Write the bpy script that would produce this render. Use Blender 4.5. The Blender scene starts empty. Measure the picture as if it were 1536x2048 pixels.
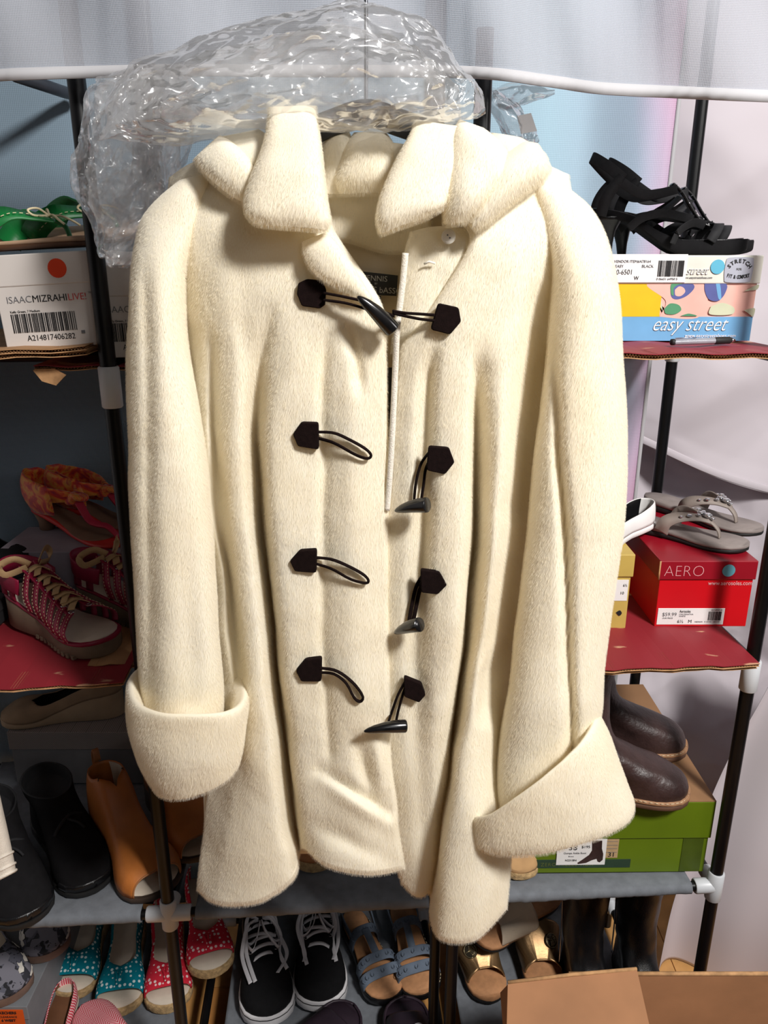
import bpy, bmesh, math, random
import numpy as np
from mathutils import Vector, Matrix, noise

# ------------------------------------------------------------------ camera, light, exposure
SC = bpy.context.scene
COL = SC.collection
CAM_H = 1.62
PITCH = math.radians(18.3)
FPX = 1540.0
CP, SP = math.cos(PITCH), math.sin(PITCH)
cam = bpy.data.cameras.new('camera')
cam.sensor_fit = 'VERTICAL'; cam.sensor_height = 36.0
cam.lens = FPX / 2048 * 36.0
cam.clip_start = 0.02
cam_o = bpy.data.objects.new('camera', cam)
cam_o.location = (0, 0, CAM_H); cam_o.rotation_euler = (math.pi / 2 - PITCH, 0, 0)
COL.objects.link(cam_o); SC.camera = cam_o

SC.view_settings.view_transform = 'Standard'; SC.view_settings.look = 'None'
SC.view_settings.gamma = 1.0; SC.view_settings.use_curve_mapping = False
SC.view_settings.exposure = 0.0

world = bpy.data.worlds.new('room_ambient'); SC.world = world
world.use_nodes = True
world.node_tree.nodes['Background'].inputs[0].default_value = (1.0, 0.95, 0.88, 1)
world.node_tree.nodes['Background'].inputs[1].default_value = 0.016


def area(name, loc, target, size, power, col=(1, 1, 1)):
    l = bpy.data.lights.new(name, 'AREA'); l.energy = power; l.size = size; l.color = col; l.shape = 'DISK'
    o = bpy.data.objects.new(name, l); COL.objects.link(o); o.location = loc
    o.rotation_euler = (Vector(target) - Vector(loc)).to_track_quat('-Z', 'Y').to_euler()
    return o


area('ceiling_and_fill_lamp', (1.22, -0.62, 3.05), (0.0, 0.95, 1.1), 0.42, 98, (1.0, 0.975, 0.945))
area('ceiling_and_fill_lamp', (1.75, 0.15, 2.10), (0.4, 1.3, 1.0), 0.40, 5.0, (1.0, 0.96, 0.945))  # side light added low on the right to reach the right bay
area('ceiling_and_fill_lamp', (0.75, -1.2, 2.3), (0.1, 1.0, 1.0), 0.8, 3.0, (0.96, 0.97, 1.0))  # added soft fill from the front, not a lamp of the room


# ------------------------------------------------------------------ helpers
def P(px, py, Y):
    dx = (px - 768) / FPX; dy = (1024 - py) / FPX
    s = Y / (CP + dy * SP)
    return Vector((dx * s, Y, CAM_H + s * (-SP + dy * CP)))


def PZ(px, py, z):
    dx = (px - 768) / FPX; dy = (1024 - py) / FPX
    s = (z - CAM_H) / (-SP + dy * CP)
    return Vector((dx * s, s * (CP + dy * SP), z))


def lin(r, g, b):
    f = lambda c: (c / 255) / 12.92 if c <= 10.3 else ((c / 255 + 0.055) / 1.055) ** 2.4
    return (f(r), f(g), f(b))


MATS = {}


def mat(name, rgb, rough=0.6, metal=0.0, var=0.10, vs=30, bump=0.0, bs=300, sheen=0.0, spec=0.5, coat=0.0, dark=None, vspace='Object', sss=0.0):
    if name in MATS:
        return MATS[name]
    m = bpy.data.materials.new(name); m.use_nodes = True
    nt = m.node_tree; b = nt.nodes['Principled BSDF']
    c = lin(*rgb)
    tc = nt.nodes.new('ShaderNodeTexCoord')
    n = nt.nodes.new('ShaderNodeTexNoise'); n.inputs['Scale'].default_value = vs; n.inputs['Detail'].default_value = 4
    nt.links.new(tc.outputs[vspace], n.inputs['Vector'])
    r = nt.nodes.new('ShaderNodeValToRGB')
    d = lin(*dark) if dark else tuple(x * (1 - 2 * var) for x in c)
    u = c if dark else tuple(min(1, x * (1 + var)) for x in c)
    r.color_ramp.elements[0].color = (*d, 1); r.color_ramp.elements[0].position = 0.3
    r.color_ramp.elements[1].color = (*u, 1); r.color_ramp.elements[1].position = 0.7
    nt.links.new(n.outputs['Fac'], r.inputs['Fac'])
    nt.links.new(r.outputs['Color'], b.inputs['Base Color'])
    b.inputs['Roughness'].default_value = rough; b.inputs['Metallic'].default_value = metal
    b.inputs['Specular IOR Level'].default_value = spec
    b.inputs['Sheen Weight'].default_value = sheen; b.inputs['Sheen Roughness'].default_value = 0.5
    b.inputs['Coat Weight'].default_value = coat
    if sss:
        b.inputs['Subsurface Weight'].default_value = sss; b.inputs['Subsurface Radius'].default_value = (0.02, 0.014, 0.008)
        b.inputs['Subsurface Scale'].default_value = 1.0
    if bump:
        n2 = nt.nodes.new('ShaderNodeTexNoise'); n2.inputs['Scale'].default_value = bs; n2.inputs['Detail'].default_value = 3
        nt.links.new(tc.outputs[vspace], n2.inputs['Vector'])
        bp = nt.nodes.new('ShaderNodeBump'); bp.inputs['Strength'].default_value = bump; bp.inputs['Distance'].default_value = 0.002
        nt.links.new(n2.outputs['Fac'], bp.inputs['Height']); nt.links.new(bp.outputs['Normal'], b.inputs['Normal'])
    MATS[name] = m
    return m


class MB:
    def __init__(self):
        self.v = []; self.f = []

    def add(self, vs, fs):
        o = len(self.v)
        self.v += [Vector(x) for x in vs]; self.f += [tuple(i + o for i in f) for f in fs]
        return self

    def box(self, x0, y0, z0, x1, y1, z1):
        v = [(x, y, z) for z in (z0, z1) for y in (y0, y1) for x in (x0, x1)]
        return self.add(v, [(0, 2, 3, 1), (4, 5, 7, 6), (0, 1, 5, 4), (1, 3, 7, 5), (3, 2, 6, 7), (2, 0, 4, 6)])

    def loft(self, rings, closed=True, cap=True):
        n = len(rings[0]); vs = [p for r in rings for p in r]; fs = []
        m = n if closed else n - 1
        for i in range(len(rings) - 1):
            for j in range(m):
                k = (j + 1) % n
                fs.append((i * n + j, i * n + k, (i + 1) * n + k, (i + 1) * n + j))
        if cap and closed:
            fs.append(tuple(range(n - 1, -1, -1))); fs.append(tuple((len(rings) - 1) * n + j for j in range(n)))
        return self.add(vs, fs)

    def tube(self, pts, r, n=10, cap=True, flat=1.0):
        pts = [Vector(p) for p in pts]; rings = []
        up = None
        for i, p in enumerate(pts):
            t = (pts[min(i + 1, len(pts) - 1)] - pts[max(i - 1, 0)]).normalized()
            if up is None:
                up = Vector((0, 0, 1)) if abs(t.z) < 0.9 else Vector((1, 0, 0))
            s = t.cross(up).normalized(); up = s.cross(t).normalized()
            rr = r[i] if isinstance(r, (list, tuple)) else r
            rings.append([p + s * (rr * math.cos(a)) + up * (rr * flat * math.sin(a)) for a in [2 * math.pi * k / n for k in range(n)]])
        return self.loft(rings, True, cap)

    def ribbon(self, pts, wd, w, t):
        pts = [Vector(p) for p in pts]; rings = []
        N = len(pts)
        for i, p in enumerate(pts):
            tg = (pts[min(i + 1, N - 1)] - pts[max(i - 1, 0)]).normalized()
            d = wd[i] if isinstance(wd, list) else wd
            d = Vector(d); d = (d - tg * d.dot(tg)).normalized(); nn = tg.cross(d)
            ww = w[i] if isinstance(w, (list, tuple)) else w
            a, b = d * ww / 2, nn * t / 2
            rings.append([p - a - b, p - a * 1.0 + b * 0.6, p - a * .9 + b, p + a * .9 + b, p + a + b * 0.6, p + a - b])
        return self.loft(rings, True, True)

    def prism(self, poly, d0, d1):     # polygon of world/local points, extruded from d0 to d1 (Vectors)
        n = len(poly)
        a = [Vector(p) + Vector(d0) for p in poly]; b = [Vector(p) + Vector(d1) for p in poly]
        fs = [(i, (i + 1) % n, n + (i + 1) % n, n + i) for i in range(n)]
        fs += [tuple(range(n - 1, -1, -1)), tuple(range(n, 2 * n))]
        return self.add(a + b, fs)

    def ball(self, c, rx, ry=None, rz=None, n=10, m=6):
        ry = ry or rx; rz = rz or rx; c = Vector(c)
        rings = []
        for i in range(m + 1):
            th = math.pi * (i + .02) / (m + .04)
            rings.append([c + Vector((rx * math.sin(th) * math.cos(a), ry * math.sin(th) * math.sin(a), rz * math.cos(th))) for a in [2 * math.pi * k / n for k in range(n)]])
        return self.loft(rings, True, True)

    def disc(self, c, rx, rz, t, n=20, axis='y'):
        c = Vector(c)
        if axis == 'y':
            poly = [c + Vector((rx * math.cos(a), 0, rz * math.sin(a))) for a in [2 * math.pi * k / n for k in range(n)]]
            return self.prism(poly, (0, 0, 0), (0, -t, 0))
        poly = [c + Vector((rx * math.cos(a), rz * math.sin(a), 0)) for a in [2 * math.pi * k / n for k in range(n)]]
        return self.prism(poly, (0, 0, 0), (0, 0, t))


def origin_of(o):
    v = Vector((0, 0, 0))
    while o is not None:
        v = v + o.location; o = o.parent
    return v


def obj(name, mb, m, parent=None, smooth=True, world=False, bevel=0.0, solid=0.0, angle=None, normals=True):
    me = bpy.data.meshes.new(name)
    vs = mb.v
    if world and parent is not None:
        off = origin_of(parent); vs = [v - off for v in vs]
    me.from_pydata([tuple(v) for v in vs], [], mb.f)
    me.validate()
    if normals:
        bm = bmesh.new(); bm.from_mesh(me); bmesh.ops.recalc_face_normals(bm, faces=bm.faces[:]); bm.to_mesh(me); bm.free()
    if smooth:
        me.polygons.foreach_set('use_smooth', [True] * len(me.polygons))
        if angle:
            try:
                me.set_sharp_from_angle(angle=math.radians(angle))
            except Exception:
                pass
    o = bpy.data.objects.new(name, me); COL.objects.link(o)
    if m is not None:
        me.materials.append(m)
    if parent is not None:
        o.parent = parent
    if solid:
        s = o.modifiers.new('thickness', 'SOLIDIFY'); s.thickness = abs(solid); s.offset = -1.0 if solid > 0 else 1.0
    if bevel:
        b = o.modifiers.new('bevel', 'BEVEL'); b.width = bevel; b.segments = 2; b.limit_method = 'ANGLE'
    return o


def thing(name, label, cat, loc=(0, 0, 0), rotz=0.0, group=None):
    o = bpy.data.objects.new(name, None); COL.objects.link(o); o.empty_display_size = 0.03
    o.location = loc; o.rotation_euler = (0, 0, rotz); o['label'] = label; o['category'] = cat
    if group:
        o['group'] = group
    return o


def struct(o):
    o['kind'] = 'structure'; return o


def cr(pts, n):
    """Catmull-Rom through a list of tuples, n samples"""
    A = np.array([tuple(p) for p in pts], float); K = len(A)
    t = np.linspace(0, K - 1, n); i = np.clip(t.astype(int), 0, K - 2); u = (t - i)[:, None]
    p0 = A[np.clip(i - 1, 0, K - 1)]; p1 = A[i]; p2 = A[i + 1]; p3 = A[np.clip(i + 2, 0, K - 1)]
    return 0.5 * ((2 * p1) + (-p0 + p2) * u + (2 * p0 - 5 * p1 + 4 * p2 - p3) * u ** 2 + (-p0 + 3 * p1 - 3 * p2 + p3) * u ** 3)


def crv(pts, n):
    return [Vector(p) for p in cr(pts, n)]


def text(parent, s, m, x, z, size, y=-0.0012, align='LEFT', shear=0.0, offset=0.0, sx=1.0, roll=0.0, name='lettering', mx=None, space=1.0):
    c = bpy.data.curves.new(name, 'FONT'); c.body = s; c.size = size; c.align_x = align; c.shear = shear
    c.offset = offset; c.extrude = 0.00015; c.resolution_u = 3; c.space_character = space
    o = bpy.data.objects.new('tmp_text', c); COL.objects.link(o)
    dg = bpy.context.evaluated_depsgraph_get()
    me = bpy.data.meshes.new_from_object(o.evaluated_get(dg))
    bpy.data.objects.remove(o); bpy.data.curves.remove(c)
    if mx is None:
        mx = Matrix.Translation((x, y, z)) @ Matrix.Rotation(roll, 4, 'Y') @ Matrix.Rotation(math.pi / 2, 4, 'X') @ Matrix.Diagonal((sx, 1, 1, 1))
    me.transform(mx)
    me.materials.clear(); me.materials.append(m)
    r = bpy.data.objects.new(name, me); COL.objects.link(r); r.parent = parent
    return r


def barcode(parent, m, x0, x1, z0, z1, seed, n=46, y=-0.0012):
    rnd = random.Random(seed); mb = MB(); x = x0; w = (x1 - x0) / n
    while x < x1 - w:
        b = w * rnd.choice((.6, .6, 1.0, 1.5)); g = w * rnd.choice((.5, .6, 1.0, 1.2))
        mb.box(x, y - .0001, z0, min(x + b, x1), y + .0003, z1); x += b + g
    return obj('barcode', mb, m, parent, smooth=False)


def copy_tree(o, parent=None, label=None):
    c = o.copy(); COL.objects.link(c)
    if parent is not None:
        c.parent = parent
    if label:
        c['label'] = label
    for ch in list(o.children):
        copy_tree(ch, c)
    return c


# rack frame: slight yaw against the picture plane
YAW = math.atan(0.065)
RU = Vector((math.cos(YAW), math.sin(YAW), 0)); RV = Vector((-math.sin(YAW), math.cos(YAW), 0))


def R(u, v, z):
    return Vector((0, 1.07, 0)) + RU * u + RV * v + Vector((0, 0, z))


Z1, Z2, Z3, Z4 = 1.495, 1.016, 0.556, 0.09      # tops of the four shelf levels
DEP = 0.43
UL, UM, UR, UX = -0.372, 0.124, 0.598, -0.868    # posts along the front

# ------------------------------------------------------------------ materials
M_black = mat('black_painted_steel', (12, 12, 14), 0.36, spec=0.35, var=0.1)
M_conn = mat('pale_grey_plastic', (205, 208, 212), 0.4, var=0.02)
M_greycloth = mat('grey_woven_shelf_cloth', (112, 116, 122), 0.85, var=0.08, vs=60, bump=0.25, bs=900)
M_card = mat('brown_corrugated_card', (178, 134, 92), 0.8, var=0.10, vs=25, bump=0.1, bs=200)
M_cardedge = mat('card_edge', (196, 150, 104), 0.85, var=0.15, vs=80)
M_flute = mat('card_fluting', (150, 108, 70), 0.9, var=0.2, vs=90)
M_ink = mat('black_print', (22, 22, 24), 0.6, var=0.0)
M_white = mat('white_paper', (236, 234, 232), 0.65, var=0.02)
M_greyink = mat('grey_print', (105, 105, 108), 0.6, var=0.0)
M_redink = mat('red_print', (205, 60, 60), 0.6, var=0.0)
# ------------------------------------------------------------------ setting
def plank_floor():
    base = MB().box(-2.6, -1.2, -0.06, 2.6, 3.2, -0.012)
    fl = struct(obj('floor', base, mat('floor_joint', (70, 45, 25), 0.8), smooth=False))
    ms = [mat('honey_oak_%d' % i, c, 0.35, var=0.14, vs=14, spec=0.4) for i, c in enumerate([(205, 150, 88), (196, 138, 76), (214, 162, 100), (188, 130, 72)])]
    rnd = random.Random(4)
    W, Lp = 0.085, 0.9
    cache = {}
    i = 0
    x = -1.30
    while x < 1.40:
        y = -0.3 - rnd.random() * .5
        while y < 2.2:
            k = i % 4
            if k not in cache:
                mb = MB().box(-W / 2 + .0008, 0, -0.012, W / 2 - .0008, Lp - .0012, 0)
                o = obj('plank', mb, ms[k], fl, smooth=False, bevel=0.0012); cache[k] = o
            else:
                o = cache[k].copy(); COL.objects.link(o)
            o.location = (x, y, 0)
            y += Lp; i += 1
        x += W
    return fl


plank_floor()
M_wall = mat('painted_wall', (214, 214, 218), 0.9, var=0.03, vs=3, bump=0.1, bs=300)
struct(obj('wall_back', MB().box(-2.6, 2.10, -0.012, 2.6, 2.2, 3.6), M_wall, smooth=False))
struct(obj('wall_left', MB().box(-2.7, -1.2, -0.012, -2.6, 3.2, 3.6), M_wall, smooth=False))


def cloth_mat(name, rgb, transl=0.25, hole=0.0, scale=900, tint=None, bands=None, relief=0.25):
    m = bpy.data.materials.new(name); m.use_nodes = True; nt = m.node_tree
    b = nt.nodes['Principled BSDF']; out = nt.nodes['Material Output']
    b.inputs['Roughness'].default_value = 0.85; b.inputs['Specular IOR Level'].default_value = 0.25
    tc = nt.nodes.new('ShaderNodeTexCoord')
    c = lin(*rgb)
    if tint:
        n = nt.nodes.new('ShaderNodeTexNoise'); n.inputs['Scale'].default_value = tint[2]; n.inputs['Detail'].default_value = 1
        mp = nt.nodes.new('ShaderNodeMapping'); mp.inputs['Scale'].default_value = tint[3]
        nt.links.new(tc.outputs['Object'], mp.inputs['Vector']); nt.links.new(mp.outputs['Vector'], n.inputs['Vector'])
        r = nt.nodes.new('ShaderNodeValToRGB')
        r.color_ramp.elements[0].color = (*c, 1); r.color_ramp.elements[0].position = tint[4]
        r.color_ramp.elements[1].color = (*lin(*tint[0]), 1); r.color_ramp.elements[1].position = tint[5]
        nt.links.new(n.outputs['Fac'], r.inputs['Fac']); src = r.outputs['Color']
    elif bands:
        sx = nt.nodes.new('ShaderNodeSeparateXYZ'); nt.links.new(tc.outputs['Object'], sx.inputs[0])
        n = nt.nodes.new('ShaderNodeTexNoise'); n.inputs['Scale'].default_value = 3; nt.links.new(tc.outputs['Object'], n.inputs['Vector'])
        ad = nt.nodes.new('ShaderNodeMath'); ad.operation = 'MULTIPLY_ADD'; ad.inputs[1].default_value = 0.12
        nt.links.new(n.outputs['Fac'], ad.inputs[0]); nt.links.new(sx.outputs['X'], ad.inputs[2])
        mr = nt.nodes.new('ShaderNodeMapRange'); mr.inputs['From Min'].default_value = bands[0]; mr.inputs['From Max'].default_value = bands[1]
        nt.links.new(ad.outputs[0], mr.inputs['Value'])
        r = nt.nodes.new('ShaderNodeValToRGB')
        while len(r.color_ramp.elements) < len(bands[2]):
            r.color_ramp.elements.new(0.5)
        for e, (p, q) in zip(r.color_ramp.elements, bands[2]):
            e.position = p; e.color = (*lin(*q), 1)
        nt.links.new(mr.outputs[0], r.inputs['Fac']); src = r.outputs['Color']
    else:
        rgbn = nt.nodes.new('ShaderNodeRGB'); rgbn.outputs[0].default_value = (*c, 1); src = rgbn.outputs[0]
    nt.links.new(src, b.inputs['Base Color'])
    sh = b.outputs[0]
    if transl:
        t = nt.nodes.new('ShaderNodeBsdfTranslucent'); nt.links.new(src, t.inputs['Color'])
        mx = nt.nodes.new('ShaderNodeMixShader'); mx.inputs[0].default_value = transl
        nt.links.new(sh, mx.inputs[1]); nt.links.new(t.outputs[0], mx.inputs[2]); sh = mx.outputs[0]
    # woven / spunbond dimple relief
    mp = nt.nodes.new('ShaderNodeMapping'); mp.inputs['Rotation'].default_value = (0, math.radians(45), 0)
    nt.links.new(tc.outputs['Object'], mp.inputs['Vector'])
    sp = nt.nodes.new('ShaderNodeSeparateXYZ'); nt.links.new(mp.outputs['Vector'], sp.inputs[0])

    def sn(o):
        a = nt.nodes.new('ShaderNodeMath'); a.operation = 'MULTIPLY'; a.inputs[1].default_value = scale; nt.links.new(o, a.inputs[0])
        s = nt.nodes.new('ShaderNodeMath'); s.operation = 'SINE'; nt.links.new(a.outputs[0], s.inputs[0]); return s.outputs[0]
    pr = nt.nodes.new('ShaderNodeMath'); pr.operation = 'MULTIPLY'
    nt.links.new(sn(sp.outputs['X']), pr.inputs[0]); nt.links.new(sn(sp.outputs['Z']), pr.inputs[1])
    bp = nt.nodes.new('ShaderNodeBump'); bp.inputs['Strength'].default_value = relief; bp.inputs['Distance'].default_value = 0.001
    nt.links.new(pr.outputs[0], bp.inputs['Height']); nt.links.new(bp.outputs['Normal'], b.inputs['Normal'])
    if hole:
        th = nt.nodes.new('ShaderNodeMapRange'); th.inputs['From Min'].default_value = -0.2; th.inputs['From Max'].default_value = 0.45
        th.inputs['To Min'].default_value = hole * 0.12; th.inputs['To Max'].default_value = hole
        nt.links.new(pr.outputs[0], th.inputs['Value'])
        tr = nt.nodes.new('ShaderNodeBsdfTransparent')
        mx = nt.nodes.new('ShaderNodeMixShader'); nt.links.new(th.outputs[0], mx.inputs[0])
        nt.links.new(sh, mx.inputs[1]); nt.links.new(tr.outputs[0], mx.inputs[2]); sh = mx.outputs[0]
    nt.links.new(sh, out.inputs['Surface'])
    return m


def sheet(fn, NU, NV, thick=0.0012):
    """curved cloth sheet: fn(u,v)->point, closed with a back face"""
    mb = MB(); rows = []
    for j in range(NV):
        rows.append([Vector(fn(i / (NU - 1), j / (NV - 1))) for i in range(NU)])
    mb.loft(rows, closed=False, cap=False)
    return mb


# ---- fabric valance across the top of the rack (white, dimpled, see-through)
M_mesh = cloth_mat('white_spunbond_mesh', (196, 198, 206), 0.35, hole=0.30, scale=2500)
M_hem = cloth_mat('white_hem_tape', (206, 205, 208), 0.2, scale=5000, relief=0.0)
hem_px = [(-120, 172), (0, 160), (170, 154), (380, 150), (600, 152), (800, 152), (970, 156), (1100, 172), (1200, 186), (1350, 194), (1536, 202), (1680, 206)]


def val_pt(u, v):
    h = cr(hem_px, 200)[int(round(u * 199))]
    Y = 1.03 + 0.065 * (h[0] - 768) / 1500 + 0.012 * math.sin(u * 19) + 0.006 * math.sin(u * 41 + v * 4)
    py = h[1] - v * 480
    Y += 0.02 * v * math.sin(u * 9 + 1) - 0.02 * v
    return P(h[0], py, Y)


vt = thing('fabric_valance', 'white see-through mesh fabric flap hanging across the top of the shoe rack', 'fabric cover', P(768, 152, 1.03))
vt_mb = sheet(lambda u, v: val_pt(u, 0.04 + v * .96), 160, 40)
obj('mesh_panel', vt_mb, M_mesh, vt, world=True)
hm = MB()
rings = []
for i in range(140):
    u = i / 139
    a, b_ = val_pt(u, -0.005), val_pt(u, 0.045)
    d = Vector((0, 0.0016, 0))
    rings.append([a - d, b_ - d, b_ + d, a + d])
hm.loft(rings); obj('hem', hm, M_hem, vt, world=True)

# ---- back cover of the rack: pale blue sheet with a pink cast on the right
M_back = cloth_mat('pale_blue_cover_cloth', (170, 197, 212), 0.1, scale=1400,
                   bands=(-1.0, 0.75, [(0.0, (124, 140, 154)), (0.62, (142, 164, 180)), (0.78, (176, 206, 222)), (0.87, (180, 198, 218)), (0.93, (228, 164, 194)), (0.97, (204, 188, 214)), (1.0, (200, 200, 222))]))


def back_pt(u, v):
    uu = -0.98 + u * 1.545
    p = R(uu, DEP + 0.03 + 0.008 * math.sin(u * 13 + v * 3) + .004 * math.sin(u * 37), 0.12 + v * 2.1)
    return p


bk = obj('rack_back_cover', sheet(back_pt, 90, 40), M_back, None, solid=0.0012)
bk['label'] = 'pale blue cloth back cover of the shoe rack with a pinkish right side'; bk['category'] = 'fabric cover'
eg = MB()
eg.ribbon([back_pt(1.0, k / 30) + Vector((0.002, -0.002, 0)) for k in range(31)], Vector((1, 0, 0)), 0.007, 0.002)
obj('edge_tape', eg, M_hem, bk, world=False)

# ---- white sheets hung round the corner on the right
M_sheet = cloth_mat('white_cotton_sheet', (216, 208, 214), 0.1, scale=2500, relief=0.0)


def nz(x, y, z, s):
    return noise.noise(Vector((x * s, y * s, z * s)))


def fold(x, y, seed):
    """sharp creases left by folding"""
    s = 0
    rnd = random.Random(seed)
    for k in range(9):
        a = rnd.uniform(0, 3.14); ph = rnd.uniform(0, 1); f = rnd.uniform(1.5, 3.5)
        t = (math.cos(a) * x + math.sin(a) * y) * f + ph
        s += abs((t % 1.0) - .5) * rnd.uniform(.3, 1) / f
    return s


def sheet_up(u, v):
    x = 0.42 + u * 1.15
    zb = 1.265 - 0.41 * u + 0.008 * math.sin(u * 14)
    z = zb + v * (2.9 - zb)
    y = 1.78 - 0.10 * u + 0.018 * math.sin(u * 17 + 1.5 * v) + 0.012 * nz(x, 0, z, 3.2) + 0.085 * fold(x, z, 3) - .05
    if v < .02:
        y -= 0.004
    return (x, y, z)


def sheet_low(u, v):
    x = 0.40 + u * 1.15; z = 0.02 + v * (1.30 - 0.38 * u)
    y = 1.80 - 0.10 * u + 0.022 * math.sin(u * 15 + 2 + 2 * v) + 0.13 * fold(x, z, 8) + 0.035 * nz(x, 3, z, 4.0) + .02 * abs(nz(x, 5, z, 9.0)) - .05
    return (x, y, z)


_E = cr([(0, .655), (.19, .668), (.38, .708), (.575, .755), (.767, .81), (.958, .86), (1.15, .9)], 200)
EDGE_Z, EDGE_X = _E[:, 0], _E[:, 1]


def sheet_near(u, v):
    z = 0.004 + v * 0.95
    # left edge flares out towards the floor
    t = max(0.0, min(1.0, (z - 0.1) / 0.95))
    e = float(np.interp(z, EDGE_Z, EDGE_X))
    x = e + u * 0.62
    y = 1.43 - 0.22 * u + 0.02 * math.sin(u * 12 + v * 2) + 0.016 * nz(x, 7, z, 3.0) + 0.010 * math.sin(u * 23 + z * 3)
    y -= 0.03 * math.exp(-u * 30)
    return (x, y, z)


o = obj('white_sheet', sheet(sheet_up, 150, 110), M_sheet, None, solid=0.001)
o['label'] = 'creased white cloth sheet with a hemmed slanting lower edge, upper right behind the rack'; o['category'] = 'sheet'
hb = MB(); hb.ribbon([Vector(sheet_up(k / 60, 0.006)) + Vector((0, -0.003, 0)) for k in range(61)], Vector((0, 0, 1)), 0.016, 0.003)
obj('hem', hb, M_sheet, o)
o = obj('white_sheet', sheet(sheet_low, 150, 150), M_sheet, None, solid=0.001)
o['label'] = 'crumpled pinkish white sheet hanging behind the red shoe box and the boots'; o['category'] = 'sheet'
o = obj('white_sheet', sheet(sheet_near, 90, 110), M_sheet, None, solid=0.001)
o['label'] = 'smooth white sheet flaring down to the floor at the lower right of the rack'; o['category'] = 'sheet'

# ------------------------------------------------------------------ the shoe rack
rack = thing('shoe_rack', 'tall shoe rack of black steel posts, pale grey plastic joints and grey cloth shelves', 'rack', R(0.1, 0.2, 0))
rr = 0.011


def pole(a, b, r=rr):
    a, b = Vector(a), Vector(b)
    return obj('pole', MB().tube([a, b], r, 16), M_black, rack, world=True, angle=50)


def conn(u, v, z, h=0.052, arms=()):
    mb = MB(); c = R(u, v, z)
    mb.tube([c + Vector((0, 0, -h / 2)), c + Vector((0, 0, -h / 2 + .002)), c + Vector((0, 0, h / 2 - .002)), c + Vector((0, 0, h / 2))], [.0125, .0142, .0142, .0125], 18)
    for d in arms:
        mb.tube([c, c + d * 0.036, c + d * 0.038], [.0135, .0135, .012], 16)
    return obj('connector', mb, M_conn, rack, world=True, angle=50)


tops = {UX: 2.25, UL: 2.22, UM: 1.885, UR: 2.22}
for u in (UX, UL, UM, UR):
    for v in (0, DEP):
        pole(R(u, v, 0.0), R(u, v, tops[u] if v == 0 else 2.1))
    for z in (Z1, Z2, Z3, Z4):
        for v in (0, DEP):
            ar = [RV * (1 if v == 0 else -1)]
            if u != UR: ar.append(RU)
            if u != UX: ar.append(-RU)
            dz = -0.042 if z in (Z1, Z2) else -0.012
            conn(u, v, z + dz, 0.056 if z in (Z1, Z2) else 0.06, ar if z in (Z3, Z4) else [])
    for z in (Z3, Z4):
        obj('crossbar', MB().tube([R(u, 0.02, z - .012), R(u, DEP - .02, z - .012)], 0.0095, 12), M_black, rack, world=True, angle=50)
    for z in (Z1, Z2):
        obj('crossbar', MB().tube([R(u, 0.0, z - .018), R(u, DEP, z - .018)], 0.0085, 12), M_black, rack, world=True, angle=50)
# second slim post beside the middle one
pole(R(UM - 0.024, 0.05, 0.0), R(UM - 0.024, 0.05, Z3 - .05), 0.010)
# front and back bars, grey cloth shelves
for (a, b) in ((UX, UL), (UL, UM), (UM, UR)):
    for z in (Z1, Z2, Z3, Z4):
        for v in ((0.15, DEP) if z in (Z1, Z2) else (0, DEP)):
            dz = -0.018 if z in (Z1, Z2) else -0.012
            obj('crossbar', MB().tube([R(a + .012, v, z + dz), R(b - .012, v, z + dz)], 0.0085, 12), M_black, rack, world=True, angle=50)
    for z in (Z3, Z4):
        mb = MB(); rows = []
        n = 70
        for k in range(n):
            u = a + 0.046 + (b - a - 0.092) * k / (n - 1)
            ru = 0.0125 + 0.0013 * noise.noise(Vector((u * 60, z, 2))) + 0.0012 * max(0, noise.noise(Vector((u * 140, z, 5))))
            sag = 0.010 * math.sin(math.pi * (k / (n - 1)))
            ring = []
            for q in range(11):
                an = math.radians(-100 - q * 25.0)       # wraps under the front bar, round the front and over
                ring.append(R(u, 0.0 + ru * math.sin(an) * 1.0, z - 0.012 + ru * math.cos(an)))
            ring = ring[::1]
            top = []
            for q in range(12):
                v = 0.016 + (DEP - 0.032) * q / 11
                top.append(R(u, v, z - 0.001 - sag * math.sin(math.pi * q / 11) + 0.0012 * noise.noise(Vector((u * 25, v * 25, z)))))
            back = [R(u, DEP + ru * math.sin(math.radians(an)), z - 0.012 + ru * math.cos(math.radians(an))) for an in range(20, 260, 30)]
            front = [R(u, -ru * math.sin(math.radians(an)), z - 0.012 + ru * math.cos(math.radians(an))) for an in range(250, 0, -25)]
            rows.append(front + top + back)
        mb.loft(rows, closed=False, cap=False)
        obj('shelf_cloth', mb, M_greycloth, rack, world=True, solid=0.001)
# top rail stub seen under the valance on the left
zr = P(143, 188, 1.465).z
obj('side_rail', MB().tube([PZ(30, 151, zr), PZ(128, 184, zr), PZ(143, 188, zr), PZ(147, 189, zr)], [.0095, .0095, .0095, .006], 14), mat('dark_grey_rail', (52, 56, 64), 0.35), rack, world=True)
for u in (UL, UM, UR):
    obj('foot', MB().tube([R(u, 0, 0), R(u, 0, 0.02)], 0.0135, 14), M_black, rack, world=True, angle=50)


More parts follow.
